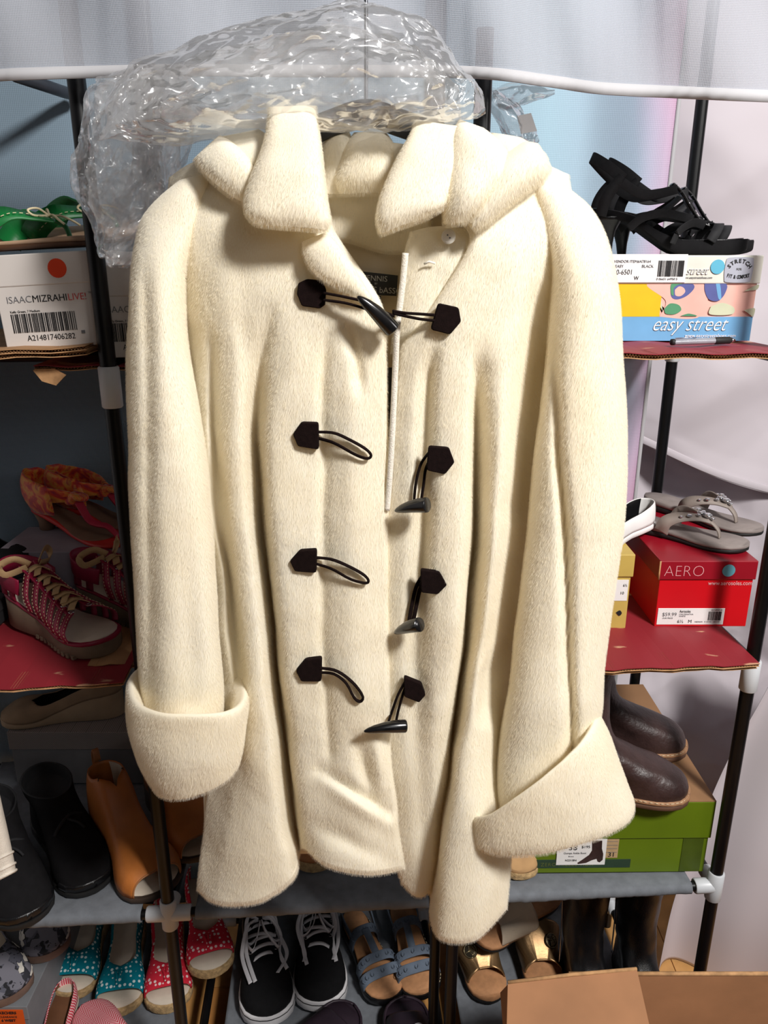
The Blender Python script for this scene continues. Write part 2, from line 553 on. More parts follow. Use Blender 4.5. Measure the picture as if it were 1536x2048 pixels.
# ------------------------------------------------------------------ corrugated card laid over the shelves
def red_card_mat():
    m = bpy.data.materials.new('red_printed_card'); m.use_nodes = True; nt = m.node_tree; b = nt.nodes['Principled BSDF']
    b.inputs['Roughness'].default_value = 0.55
    tc = nt.nodes.new('ShaderNodeTexCoord'); n = nt.nodes.new('ShaderNodeTexNoise'); n.inputs['Scale'].default_value = 7; n.inputs['Detail'].default_value = 6
    mp = nt.nodes.new('ShaderNodeMapping'); mp.inputs['Scale'].default_value = (1, 3, 1)
    nt.links.new(tc.outputs['Object'], mp.inputs['Vector']); nt.links.new(mp.outputs['Vector'], n.inputs['Vector'])
    r = nt.nodes.new('ShaderNodeValToRGB')
    r.color_ramp.elements[0].position = 0.60; r.color_ramp.elements[0].color = (*lin(142, 36, 46), 1)
    r.color_ramp.elements[1].position = 0.63; r.color_ramp.elements[1].color = (*lin(208, 160, 128), 1)
    nt.links.new(n.outputs['Fac'], r.inputs['Fac']); nt.links.new(r.outputs['Color'], b.inputs['Base Color'])
    return m


M_redcard = red_card_mat()


def card_sheet(label, u0, u1, v0, v1, z, t=0.006, top=None, tilt=0.0, skew=0.0):
    loc = R((u0 + u1) / 2, v0, z)
    o = thing('cardboard_sheet', label, 'cardboard', loc, YAW + skew, 'cardboard laid on the shelves')
    w, d = u1 - u0, v1 - v0
    n = 24
    def strip(z0, z1, inset=0.0):
        mb = MB(); rows = []
        for k in range(n):
            x = -w / 2 + w * k / (n - 1)
            dz = tilt * x + 0.0014 * math.sin(k * 1.3 + z * 90)
            f = inset + 0.0012 * math.sin(k * 2.7 + z * 50)
            rows.append([Vector((x, f, z0 + dz)), Vector((x, d, z0 + dz)), Vector((x, d, z1 + dz)), Vector((x, f, z1 + dz))])
        mb.loft(rows); return mb
    obj('liner', strip(t - .0011, t), top or M_card, o, smooth=False)
    obj('liner', strip(0, .0011, 0.001), M_cardedge, o, smooth=False)
    mb = MB(); pts = []
    nf = int(w / 0.0042)
    for k in range(nf * 2 + 1):
        x = -w / 2 + w * k / (nf * 2); dz = tilt * x
        pts.append((x, (0.0016 if k % 2 else t - .0016) + dz))
    rows = [[Vector((x, 0.0015, z_)), Vector((x, 0.05, z_)), Vector((x, .05, z_ + .0006)), Vector((x, 0.0015, z_ + .0006))] for x, z_ in pts]
    mb.loft(rows); obj('fluting', mb, M_flute, o, smooth=False)
    return o
# ------------------------------------------------------------------ the coat
YC = 0.90


def fur_mat(name, rgb, dark):
    m = bpy.data.materials.new(name); m.use_nodes = True; nt = m.node_tree; b = nt.nodes['Principled BSDF']
    tc = nt.nodes.new('ShaderNodeTexCoord')
    n = nt.nodes.new('ShaderNodeTexNoise'); n.inputs['Scale'].default_value = 9; n.inputs['Detail'].default_value = 5
    nt.links.new(tc.outputs['Object'], n.inputs['Vector'])
    r = nt.nodes.new('ShaderNodeValToRGB')
    r.color_ramp.elements[0].position = .3; r.color_ramp.elements[0].color = (*lin(*dark), 1)
    r.color_ramp.elements[1].position = .7; r.color_ramp.elements[1].color = (*lin(*rgb), 1)
    nt.links.new(n.outputs['Fac'], r.inputs['Fac']); nt.links.new(r.outputs['Color'], b.inputs['Base Color'])
    b.inputs['Roughness'].default_value = 0.95; b.inputs['Specular IOR Level'].default_value = 0.08
    b.inputs['Sheen Weight'].default_value = 0.25; b.inputs['Sheen Roughness'].default_value = 0.6
    tl = nt.nodes.new('ShaderNodeBsdfTranslucent'); tl.inputs['Color'].default_value = (*lin(255, 240, 208), 1)
    mx = nt.nodes.new('ShaderNodeMixShader'); mx.inputs[0].default_value = 0.22
    nt.links.new(b.outputs[0], mx.inputs[1]); nt.links.new(tl.outputs[0], mx.inputs[2]); nt.links.new(mx.outputs[0], nt.nodes['Material Output'].inputs['Surface'])
    n2 = nt.nodes.new('ShaderNodeTexNoise'); n2.inputs['Scale'].default_value = 550; n2.inputs['Detail'].default_value = 3
    mp = nt.nodes.new('ShaderNodeMapping'); mp.inputs['Scale'].default_value = (1, 1, .35)
    nt.links.new(tc.outputs['Object'], mp.inputs['Vector']); nt.links.new(mp.outputs['Vector'], n2.inputs['Vector'])
    n3 = nt.nodes.new('ShaderNodeTexNoise'); n3.inputs['Scale'].default_value = 38; n3.inputs['Detail'].default_value = 4
    nt.links.new(tc.outputs['Object'], n3.inputs['Vector'])
    ad = nt.nodes.new('ShaderNodeMath'); ad.operation = 'MULTIPLY_ADD'; ad.inputs[1].default_value = 2.2
    nt.links.new(n3.outputs['Fac'], ad.inputs[0]); nt.links.new(n2.outputs['Fac'], ad.inputs[2])
    bp = nt.nodes.new('ShaderNodeBump'); bp.inputs['Strength'].default_value = 0.12; bp.inputs['Distance'].default_value = 0.002
    nt.links.new(ad.outputs[0], bp.inputs['Height']); nt.links.new(bp.outputs['Normal'], b.inputs['Normal'])
    return m


M_fur = fur_mat('cream_plush_fur', (255, 249, 232), (252, 242, 218))
M_lining = mat('cream_satin_lining', (238, 226, 204), 0.6, var=0.03, sheen=.2)
M_brown = mat('dark_brown_suede', (24, 14, 13), 0.95, var=0.15, vs=200, sheen=.0, spec=.1, bump=.3, bs=900)
M_horn = mat('black_horn', (24, 23, 24), 0.18, var=0.3, vs=40, spec=0.6)

coat = thing('fur_coat', 'cream plush fur duffle coat with dark horn toggles hanging before the shoe rack', 'coat', (0, YC, 1.62))

FRONT = []          # front surface samples (px,py,d) for seating the trims


def plush(p, amp=0.0022, seed=0.0):
    q = p * 14 + Vector((seed, 0, 0))
    return p + Vector((noise.noise(q), noise.noise(q + Vector((9, 3, 1))) , noise.noise(q + Vector((4, 7, 2))))) * amp + \
        Vector((0, noise.noise(p * 42 + Vector((seed, 5, 0))) * amp * .35, 0))


def grid_eval(rows, NU, NV):
    A = np.array([[(x, y, d) for (x, y, d) in r] for r in rows], float)
    # resample columns in each row, then rows
    rr_ = np.stack([cr(A[j], NU) for j in range(A.shape[0])])            # (rows, NU, 3)
    return np.stack([cr(rr_[:, i, :], NV) for i in range(NU)], axis=1)   # (NV, NU, 3)


def drape(name, rows, NU=90, NV=160, t=0.014, mtl=None, seed=0.0, reg=True, rim=True, extra=None, smooth_d=2, deepen=False):
    G = grid_eval(rows, NU, NV)
    G[:, :, 2] = np.where(G[:, :, 2] < 3.0, G[:, :, 2] - np.clip(3.0 - G[:, :, 2], 0, 3) * (.45 if deepen else 0), G[:, :, 2])
    for _ in range(smooth_d):
        g = G.copy()
        g[:, 1:-1] = 0.25 * G[:, :-2] + .5 * G[:, 1:-1] + .25 * G[:, 2:]
        g[1:-1] = 0.25 * g[:-2] + .5 * g[1:-1] + .25 * g[2:]
        G[:, :, 2] = g[:, :, 2]
    if extra:
        for j in range(NV):
            for i in range(NU):
                G[j, i, 2] += extra(G[j, i, 0], G[j, i, 1])
    if reg:
        FRONT.append(G.reshape(-1, 3))
    mb = MB(); rings = []
    for j in range(NV):
        fr = [plush(P(x, y, YC - d / 100), seed=seed) for x, y, d in G[j]]
        bk_ = [P(x, y, YC - d / 100 + t) for x, y, d in G[j]]
        e = (fr[-1] - fr[-2]).normalized() * t * .45; s = (fr[0] - fr[1]).normalized() * t * .45
        m1 = (fr[-1] + bk_[-1]) / 2 + e; m0 = (fr[0] + bk_[0]) / 2 + s
        q1 = fr[-1] * .8 + bk_[-1] * .2 + e * .75; q2 = fr[-1] * .2 + bk_[-1] * .8 + e * .75
        s1 = fr[0] * .2 + bk_[0] * .8 + s * .75; s2 = fr[0] * .8 + bk_[0] * .2 + s * .75
        rings.append(fr + [q1, m1, q2] + bk_[::-1] + [s1, m0, s2])
    # rounded hems: two shrinking rings at each end
    def endcap(r, nxt):
        n = len(r); out = []
        c = [r[k] for k in range(n)]
        d = [(r[k] - nxt[k]).normalized() for k in range(n)]
        for f, g in ((.35, .45), (.75, .85), (.92, 1.0)):
            ring = []
            for k in range(n):
                # opposite vertex across the thickness
                if k < NU: o = NU + 3 + (NU - 1 - k)
                elif k < NU + 3: o = k
                elif k < 2 * NU + 3: o = NU - 1 - (k - NU - 3)
                else: o = k
                mid = (r[k] + r[o]) / 2
                ring.append(r[k].lerp(mid, f) + d[k] * t * .5 * g)
            out.append(ring)
        return out
    bot = endcap(rings[-1], rings[-2]); top = endcap(rings[0], rings[1])
    rings = top[::-1] + rings + bot
    mb.loft(rings, True, False)
    return obj(name, mb, mtl or M_fur, coat, world=True)


def ering(cx, cy, a, ang, b, d, e=0.0, n=64, ex=2.0):
    out = []
    A = math.radians(ang)
    for k in range(n):
        f = 2 * math.pi * k / n
        c, s = math.cos(f), math.sin(f)
        c = math.copysign(abs(c) ** (2 / ex), c); s = math.copysign(abs(s) ** (2 / ex), s)
        out.append((cx + a * c * math.cos(A) - 0, cy + a * c * math.sin(A) + e * s, d + b * 100 * s))
    return out


def eloft(name, rows, nrow=60, n=64, ex=2.0, caps=(True, True), seed=0.0, mtl=None, parent=None, fn=None, amp=0.0022, reg=False):
    """rows: (cx,cy,a_px,angle_deg,b_m,d_cm,e_px)"""
    K = cr([r if len(r) == 7 else (*r, 0.0) for r in rows], nrow)
    prof = []
    if caps[0]:
        for f in (0.04, 0.3, 0.55, 0.76, 0.9): prof.append((K[0], f, -1))
    for k in K: prof.append((k, 1.0, 0))
    if caps[1]:
        for f in (0.9, 0.76, .55, .3, .04): prof.append((K[-1], f, 1))
    rings = []
    for k, f, side in prof:
        cx, cy, a, ang, b, d, e = k
        if side:
            # rounded end: push along the axis as the ring shrinks
            nb = K[1] if side < 0 else K[-2]
            ax = np.array([cx - nb[0], cy - nb[1]]); L = np.linalg.norm(ax) + 1e-6; ax /= L
            h = b * 100 / (0.0585) * .01 * math.sqrt(max(0, 1 - f * f))
            cx += ax[0] * h; cy += ax[1] * h
        ff = f if not side else max(f, 1 - (1 - f) * min(1, (b / .0006) / max(a, 1)))
        r_ = ering(cx, cy, a * ff, ang, b * f, d, e * f, n, ex)
        if fn:
            r_ = [(x, y, dd + fn(x, y, dd)) for x, y, dd in r_]
        rings.append([plush(P(x, y, YC - dd / 100), amp, seed) for x, y, dd in r_])
    if reg:
        FRONT.append(np.array([t_ for k in K for t_ in ering(*k, n, ex)]))
    mb = MB(); mb.loft(rings, True, True)
    return obj(name, mb, mtl or M_fur, parent or coat, world=True)


left_rows = [
    [(345, 362, 0), (372, 342, .8), (402, 330, 1.2), (430, 326, 1.4), (462, 326, 1.6), (495, 330, 1.8), (530, 340, 2), (570, 355, 2), (610, 380, 1.6), (645, 410, .8)],
    [(345, 450, 1.0), (375, 450, 2.6), (405, 450, 3.2), (440, 452, 3.6), (475, 455, 3.8), (510, 460, 4), (550, 464, 4.2), (600, 468, 4.2), (640, 470, 4), (668, 475, 3.2)],
    [(360, 600, 1.0), (385, 600, 2.2), (412, 600, 3.2), (450, 600, 4.4), (490, 600, 4.6), (530, 600, 5), (580, 602, 5.2), (640, 604, 5.2), (700, 606, 5), (752, 608, 4.6)],
    [(380, 720, .5), (400, 720, 1.8), (425, 720, 3.0), (465, 720, 4.6), (495, 720, 4.2), (530, 720, 4.4), (585, 720, 5.6), (645, 720, 5.2), (705, 720, 5.6), (762, 720, 4.8)],
    [(392, 850, 0.2), (412, 850, 1.8), (432, 850, 2.2), (462, 850, 4.4), (492, 850, 4.2), (516, 850, 2.8), (545, 850, 5.4), (645, 850, 5.0), (705, 850, 5.8), (766, 850, 4.8)],
    [(395, 1000, 0), (418, 1000, 1.6), (436, 1000, 1.6), (462, 1000, 4.2), (495, 1000, 4.2), (522, 1000, 1.8), (548, 1000, 5.4), (645, 1000, 5.2), (705, 1000, 6.2), (767, 1000, 5)],
    [(405, 1130, -.5), (440, 1130, 1.8), (455, 1130, 1.4), (480, 1130, 4.2), (512, 1130, 4.4), (536, 1130, 1.2), (556, 1130, 5.4), (642, 1130, 5.4), (705, 1130, 6.4), (768, 1130, 5.2)],
    [(415, 1260, -1), (448, 1260, 1.6), (470, 1260, 1.2), (494, 1260, 4.2), (528, 1260, 4.4), (550, 1260, 0.8), (566, 1260, 5.4), (645, 1260, 5.6), (705, 1260, 6.6), (768, 1260, 5.5)],
    [(430, 1400, -1), (462, 1400, 1.5), (480, 1400, 1.8), (504, 1400, 4.4), (540, 1400, 4.6), (562, 1400, 0.6), (578, 1400, 5.2), (652, 1400, 5.8), (710, 1400, 6.8), (770, 1400, 6)],
    [(430, 1500, -1), (462, 1500, 1.5), (482, 1500, 2.4), (510, 1500, 4.6), (552, 1500, 4.8), (574, 1500, 0.6), (590, 1500, 5), (655, 1500, 6.0), (715, 1500, 6.8), (774, 1500, 6)],
    [(414, 1640, 0), (440, 1640, 1.8), (470, 1640, 3.6), (515, 1640, 5), (565, 1640, 5), (590, 1635, 0.9), (603, 1632, 4.8), (655, 1640, 6.4), (725, 1640, 7.2), (788, 1640, 6.4)],
    [(402, 1745, 1), (428, 1760, 2.4), (465, 1768, 4.2), (525, 1760, 5.6), (578, 1735, 5.4), (596, 1690, 1.4), (608, 1680, 4.2), (655, 1700, 7.0), (730, 1710, 7.8), (797, 1705, 6.6)],
    [(398, 1778, 1), (424, 1797, 2.8), (465, 1804, 4.6), (530, 1792, 5.8), (584, 1752, 5.4), (597, 1702, 1.6), (608, 1690, 4.0), (655, 1726, 7.2), (735, 1742, 8.0), (801, 1733, 6.6)],
]


def groove(x, y, path, depth, wl, wr=None, fade=90):
    ys = [p_[1] for p_ in path]
    if y < ys[0] or y > ys[-1]: return 0.0
    dx = x - float(np.interp(y, ys, [p_[0] for p_ in path])); w = wl if dx < 0 else (wr or wl)
    return -depth * min(1, (y - ys[0]) / fade, (ys[-1] - y + 1) / 40) * math.exp(-(dx / w) ** 2)


def wrinkles(x, y):
    """vertical valleys, the seam beside the patches, diagonal drag folds near the hem"""
    s = groove(x, y, [(548, 600), (524, 720), (515, 850), (520, 1000), (533, 1130), (545, 1260), (558, 1400), (568, 1500), (586, 1640), (594, 1700)], 2.0, 20, 13, 200)
    s += groove(x, y, [(425, 640), (428, 850), (446, 1000), (462, 1150), (482, 1300), (494, 1380)], 1.0, 9)
    s += groove(x, y, [(655, 640), (646, 760), (648, 1000), (646, 1260), (654, 1420), (660, 1540)], .55, 12)
    s += groove(x, y, [(690, 640), (712, 720), (722, 800)], .8, 13, 13, 40)
    if y > 1380 and x > 590:
        for (x0, y0, x1, y1, w, a) in ((640, 1540, 775, 1625, 13, -1.0), (650, 1560, 780, 1650, 16, .7), (620, 1640, 770, 1720, 20, -.5), (715, 1480, 745, 1590, 16, -.9), (752, 1470, 765, 1570, 16, .9)):
            dx, dy = x1 - x0, y1 - y0; L2 = dx * dx + dy * dy
            t = ((x - x0) * dx + (y - y0) * dy) / L2
            tt = max(0, min(1, t)); d2 = (x - x0 - tt * dx) ** 2 + (y - y0 - tt * dy) ** 2
            s += a * math.exp(-d2 / (w * w)) * (0.4 + .6 * math.sin(math.pi * max(0.05, min(.95, tt))))
    return s


drape('front_panel', left_rows, 150, 210, seed=1.0, extra=wrinkles, deepen=True)

right_rows = [
    [(905, 420, 1.6), (925, 400, 1.8), (945, 385, 2), (965, 372, 2), (985, 362, 2), (1010, 350, 1.9), (1045, 342, 1.7), (1085, 338, 1.2), (1130, 358, .5)],
    [(950, 485, 4.2), (968, 488, 4.4), (985, 490, 4.5), (1005, 490, 4.5), (1025, 490, 4.5), (1050, 490, 4.3), (1080, 490, 4.0), (1105, 490, 3.4), (1140, 490, 1.8)],
    [(868, 622, 4.8), (888, 622, 5.2), (908, 622, 5.2), (930, 622, 5.2), (960, 622, 5.2), (1000, 622, 5.0), (1045, 622, 4.4), (1090, 622, 2.6), (1130, 622, 1.2)],
    [(815, 690, 4.4), (845, 692, 4.8), (868, 692, 4.8), (895, 692, 5.4), (935, 692, 5.4), (960, 692, 5.2), (1010, 692, 5.2), (1065, 692, 2.8), (1105, 692, .8)],
    [(798, 760, 3.8), (828, 760, 4.6), (855, 760, 4.2), (885, 760, 5.5), (935, 760, 5.6), (955, 760, 4.4), (1005, 760, 5.4), (1055, 760, 2.6), (1090, 760, .6)],
    [(789, 880, 4.0), (822, 880, 4.8), (850, 880, 4.3), (885, 880, 5.9), (935, 880, 5.8), (952, 880, 3.0), (998, 880, 5.6), (1045, 880, 2.4), (1080, 880, 0)],
    [(783, 1000, 4.3), (818, 1000, 5.1), (846, 1000, 4.6), (884, 1000, 6.3), (934, 1000, 6.0), (950, 1000, 2.0), (992, 1000, 5.6), (1038, 1000, 2.0), (1068, 1000, 0)],
    [(770, 1150, 4.3), (806, 1150, 5.1), (838, 1150, 4.6), (876, 1150, 6.6), (926, 1150, 6.4), (941, 1150, 1.4), (980, 1150, 5.6), (1022, 1150, 1.8), (1050, 1150, 0)],
    [(764, 1280, 4.3), (800, 1280, 5.1), (834, 1280, 4.8), (872, 1280, 6.8), (916, 1280, 6.5), (930, 1280, 1.2), (962, 1280, 5.6), (1000, 1280, 2.0), (1035, 1280, .5)],
    [(768, 1400, 4.2), (804, 1400, 5.1), (836, 1400, 4.9), (872, 1400, 6.4), (902, 1400, 5.6), (914, 1400, 1.6), (938, 1400, 6.2), (975, 1400, 5.2), (1020, 1400, 2)],
    [(774, 1520, 4.0), (810, 1520, 5.0), (838, 1520, 5.0), (868, 1520, 5.6), (890, 1520, 4.4), (900, 1520, 2.4), (920, 1520, 7.4), (968, 1520, 7.0), (1012, 1520, 3.5)],
    [(788, 1650, 3.6), (820, 1650, 4.6), (844, 1650, 4.6), (866, 1650, 4.6), (878, 1650, 3.2), (885, 1650, 3.4), (902, 1650, 8.6), (962, 1650, 9.0), (1022, 1650, 4.5)],
    [(800, 1730, 3.5), (826, 1735, 4.3), (846, 1735, 4.3), (862, 1735, 4.0), (870, 1738, 3.0), (873, 1745, 4.0), (890, 1760, 9.2), (956, 1760, 9.8), (1016, 1740, 5.5)],
    [(808, 1768, 3.4), (828, 1785, 4.2), (845, 1787, 4.2), (857, 1780, 3.8), (863, 1790, 3.2), (862, 1830, 5.5), (884, 1872, 9.8), (950, 1874, 10.4), (1010, 1815, 6.2)],
]


def pocket(x, y):
    return slit(x, y) + groove(x, y, [(962, 720), (950, 850), (947, 1000), (938, 1150), (926, 1280), (912, 1400), (903, 1500)], 1.5, 9, 15, 120) \
        + groove(x, y, [(868, 690), (858, 760), (852, 900), (846, 1100), (838, 1250)], .7, 11, 11, 60) \
        + groove(x, y, [(1085, 560), (1062, 740), (1045, 900), (1032, 1050)], 1.2, 20, 20, 100)


def slit(x, y):
    if 1215 < y < 1460:
        xl = float(np.interp(y, [1215, 1255, 1340, 1430, 1460], [1026, 1012, 970, 954, 950]))
        k = min(1, (y - 1215) / 60, (1460 - y) / 50)
        return -1.0 * k / (1 + math.exp(-max(-40, min(40, (x - xl) / 4)))) + .35 * k * math.exp(-((x - xl + 10) / 10) ** 2)
    return 0.0


drape('front_panel', right_rows, 150, 210, seed=5.0, deepen=True, extra=pocket)

# facing of the right front, turned back at the neck
drape('facing', [
    [(825, 470, 1.8), (865, 462, 2.2), (905, 462, 2.6), (950, 466, 2.6), (990, 455, 2.2)],
    [(815, 510, 2.2), (850, 512, 3.0), (885, 512, 3.2), (930, 512, 3.2), (980, 495, 2.4)],
    [(808, 570, 2.4), (832, 572, 3.2), (860, 572, 3.5), (890, 572, 3.4), (920, 570, 2.6)],
    [(798, 630, 2.6), (820, 632, 3.4), (842, 632, 3.8), (865, 632, 3.8), (890, 632, 3.2)],
    [(788, 700, 2.6), (805, 702, 3.3), (825, 702, 3.7), (848, 702, 3.7), (868, 702, 3.2)],
], 40, 50, t=0.010, seed=7, reg=False)

# lapel corner of the left front, folded out
eloft('lapel', [(628, 476, 25, -20, .012, 4.8), (638, 498, 34, -38, .014, 5.6), (656, 524, 38, -46, .015, 5.9), (682, 550, 31, -48, .014, 5.9), (711, 577, 18, -50, .012, 5.6), (737, 601, 7, -50, .008, 5.2)],
      44, 52, ex=2.4, seed=11, amp=.003)

# back panel and lining (seen inside the neck opening)
drape('back_panel', [
    [(345, 362, -1.5), (430, 322, -2.2), (560, 300, -3), (770, 300, -3), (960, 310, -3), (1070, 336, -2.2), (1135, 370, -1.5)],
    [(340, 480, -2.0), (430, 480, -3.0), (560, 480, -4), (770, 480, -4.4), (960, 480, -4), (1070, 480, -3.0), (1150, 480, -2)],
    [(370, 800, -2.5), (430, 800, -4), (560, 800, -5), (770, 800, -5.4), (940, 800, -5), (1050, 800, -4), (1100, 800, -2.5)],
    [(405, 1200, -3), (470, 1200, -5), (560, 1200, -6.4), (770, 1200, -5), (920, 1200, -6.4), (1000, 1200, -5), (1045, 1200, -3)],
    [(412, 1600, -3), (470, 1600, -6), (560, 1600, -5), (770, 1600, -7), (880, 1600, -5), (980, 1600, -6), (1010, 1600, -3)],
    [(415, 1700, -3), (470, 1700, -6), (560, 1700, -5), (770, 1700, -7), (880, 1700, -5), (960, 1700, -6), (1000, 1700, -3)],
], 70, 90, t=0.012, seed=21, reg=False, mtl=M_lining)
# fur yoke inside the neck
drape('neck_facing', [
    [(600, 300, -1.6), (690, 300, -1.9), (770, 305, -1.9), (860, 300, -1.6)],
    [(600, 400, -1.8), (680, 402, -2.4), (760, 415, -2.4), (860, 410, -1.8)],
    [(620, 470, -1.8), (690, 478, -2.6), (770, 500, -2.6), (850, 500, -1.8)],
], 40, 30, t=0.009, seed=23, reg=False)

# sleeves
def lsl(x, y, d):
    s = 0
    if 480 < y < 1420 and d > 1:
        xc = 292 + (y - 500) * 0.010
        k = min(1, (y - 480) / 120)
        s -= .8 * k * math.exp(-((x - xc) / 15) ** 2)
        s -= .7 * k * math.exp(-((x - (362 + (y - 700) * .03)) / 26) ** 2) * (0.5 + .5 * math.sin(y / 90))
    return s


eloft('sleeve', [(392, 352, 34, -14, .012, .4), (368, 384, 56, -14, .020, .6), (346, 425, 62, -8, .026, .8), (330, 480, 58, 0, .034, 1.2), (318, 550, 55, 0, .042, 1.8), (315, 650, 58, 0, .048, 2.2), (321, 760, 66, 0, .05, 2.4), (332, 880, 73, 0, .05, 2.6), (340, 1000, 80, 0, .05, 2.8), (352, 1200, 81, 0, .05, 3.2), (364, 1400, 81, 0, .05, 3.6), (372, 1490, 70, 0, .045, 3.8)],
      110, 80, seed=31, fn=lsl, ex=2.2, caps=(True, True))


def rsl(x, y, d):
    s = 0
    if y > 620 and d > 1:
        xc = cr([(1110,), (1118,), (1130,), (1139,), (1144,)], 101)[int(max(0, min(1, (y - 700) / 800)) * 100)][0]
        s -= 1.9 * min(1, (y - 620) / 420) * math.exp(-((x - xc) / 11) ** 2)
    return s


eloft('sleeve', [(1096, 362, 38, 16, .014, .6), (1126, 405, 56, 12, .024, 1.0), (1152, 475, 62, 4, .036, 1.6), (1168, 560, 64, 0, .047, 2.2), (1170, 690, 74, 0, .05, 2.4), (1166, 800, 84, 0, .052, 2.7), (1160, 920, 93, 0, .052, 3.0), (1154, 1020, 96, 0, .052, 3.2), (1143, 1120, 95, 0, .052, 3.4), (1120, 1300, 92, 0, .05, 4.0), (1105, 1430, 98, -3, .05, 4.6), (1086, 1530, 97, -14, .046, 5.0), (1072, 1590, 84, -22, .04, 5.2)],
      110, 80, seed=37, fn=rsl, ex=2.2)

# turned-back cuffs: one thick band each, open at the top
def cuff(rows, seed, ex=2.3):
    K = cr(rows, 46)
    mb = MB(); rings = []
    for k in K:
        r_ = ering(*k, 84, ex)
        rings.append([plush(P(x, y, YC - dd / 100), .003, seed) for x, y, dd in r_])
    mb.loft(rings, True, False)
    # the band closes on itself
    n = 84; a = 0; b = (len(rings) - 1) * n
    for j in range(n):
        k = (j + 1) % n
        mb.f.append((b + j, b + k, a + k, a + j))
    return obj('cuff', mb, M_fur, coat, world=True)


#          cx   cy   a   ang   b     d    e
cuff([(372, 1460, 86, 2, .052, 4.0, 46), (376, 1400, 92, 3, .056, 4.0, 50), (378, 1380, 104, 3, .062, 4.0, 53), (378, 1374, 114, 3, .067, 4.0, 55), (377, 1382, 122, 3, .071, 4.0, 56), (376, 1405, 123, 2, .071, 4.0, 56), (374, 1450, 119, -2, .069, 4.0, 54), (380, 1495, 108, -8, .065, 4.0, 52), (390, 1528, 94, -16, .058, 4.0, 50), (395, 1545, 84, -18, .053, 4.0, 46), (394, 1540, 76, -17, .048, 4.0, 42), (386, 1500, 78, -10, .048, 4.0, 42)], 41)
cuff([(1072, 1600, 106, -32, .05, 6.0, 36), (1066, 1560, 122, -35, .054, 6.0, 40), (1064, 1536, 142, -36, .06, 6.0, 43), (1064, 1526, 154, -37, .064, 6.0, 45), (1067, 1530, 162, -36, .068, 6.0, 46), (1074, 1552, 165, -33, .069, 6.0, 48), (1086, 1590, 166, -27, .068, 6.0, 51), (1098, 1625, 166, -18, .066, 6.0, 53), (1112, 1645, 160, -13, .062, 6.0, 52), (1118, 1652, 148, -12, .055, 6.0, 48), (1108, 1640, 130, -15, .05, 6.0, 44), (1090, 1620, 112, -24, .048, 6.0, 38)], 43)

# collar flaps and the hood behind the neck
eloft('collar', [(584, 212, 50, 0, .014, 3.4), (583, 250, 54, 0, .018, 4.4), (581, 300, 62, -1, .021, 5.4), (576, 350, 73, -1, .023, 6.2), (574, 400, 83, 2, .024, 6.8), (578, 432, 86, 4, .023, 7.0), (581, 452, 76, 5, .018, 7.0)],
      60, 64, ex=3.0, seed=51, amp=.004)
eloft('collar', [(878, 244, 50, 8, .014, 3.0), (868, 290, 55, 10, .02, 4.2), (850, 340, 62, 8, .022, 5.0), (832, 390, 68, 2, .023, 5.6), (820, 425, 66, -8, .022, 5.8), (806, 452, 48, -18, .018, 5.6)],
      60, 64, ex=2.8, seed=53, amp=.005)
eloft('hood', [(414, 296, 36, -44, .020, 1.6), (432, 312, 42, -42, .024, 2.4), (458, 336, 43, -42, .024, 3.2), (488, 364, 38, -42, .020, 3.8), (516, 390, 28, -42, .014, 4.0)], 40, 56, ex=2.7, seed=61, amp=.003)
eloft('hood', [(478, 262, 40, -12, .014, 0.6), (492, 285, 50, -12, .020, 1.4), (512, 315, 48, -14, .022, 2.2), (524, 350, 36, -14, .020, 2.6)], 40, 56, ex=2.6, seed=63, amp=.003)
eloft('hood', [(945, 250, 26, 20, .016, 2.6), (962, 275, 52, 22, .024, 3.6), (962, 320, 66, 12, .028, 4.4), (944, 370, 58, 0, .028, 5.0), (926, 415, 42, -6, .024, 5.2), (912, 445, 26, -8, .016, 5.0)], 50, 56, seed=65, amp=.004)
eloft('hood', [(1092, 308, 30, 62, .02, 1.6), (1072, 316, 42, 56, .027, 2.6), (1036, 346, 42, 52, .027, 3.6), (1000, 386, 34, 50, .024, 4.4), (970, 424, 25, 48, .018, 4.8), (948, 452, 14, 46, .012, 4.8)], 50, 56, seed=67, amp=.003)
eloft('hood', [(1010, 270, 30, 10, .02, 0.6), (1030, 295, 58, 10, .024, 1.4), (1040, 325, 60, 10, .024, 1.8)], 30, 48, seed=69, amp=.003)
eloft('hood', [(738, 262, 30, 0, .02, -2.2), (738, 285, 44, 0, .026, -1.4), (738, 320, 54, 0, .026, -1.0), (735, 360, 66, 0, .022, -1.0), (732, 390, 58, 0, .014, -1.4)], 50, 56, ex=2.4, seed=71, amp=.006)
eloft('hood', [(676, 262, 20, 0, .02, -2.6), (672, 300, 34, 0, .024, -2.0), (668, 350, 36, 0, .02, -1.6), (668, 390, 40, 0, .014, -1.6)], 40, 48, seed=73, amp=.006)
eloft('hood', [(800, 288, 26, 0, .02, -2.6), (806, 320, 36, 0, .024, -2.0), (806, 370, 40, 0, .02, -1.8)], 40, 48, seed=75, amp=.006)

M_nap = bpy.data.materials.new('cream_fur_nap'); M_nap.use_nodes = True
_nt = M_nap.node_tree; _nt.nodes.remove(_nt.nodes['Principled BSDF'])
_d = _nt.nodes.new('ShaderNodeBsdfDiffuse'); _t = _nt.nodes.new('ShaderNodeBsdfTranslucent'); _m = _nt.nodes.new('ShaderNodeMixShader')
_d.inputs['Color'].default_value = (*lin(255, 252, 242), 1); _t.inputs['Color'].default_value = (*lin(255, 247, 226), 1)
_m.inputs[0].default_value = .55
_nt.links.new(_d.outputs[0], _m.inputs[1]); _nt.links.new(_t.outputs[0], _m.inputs[2]); _nt.links.new(_m.outputs[0], _nt.nodes['Material Output'].inputs['Surface'])


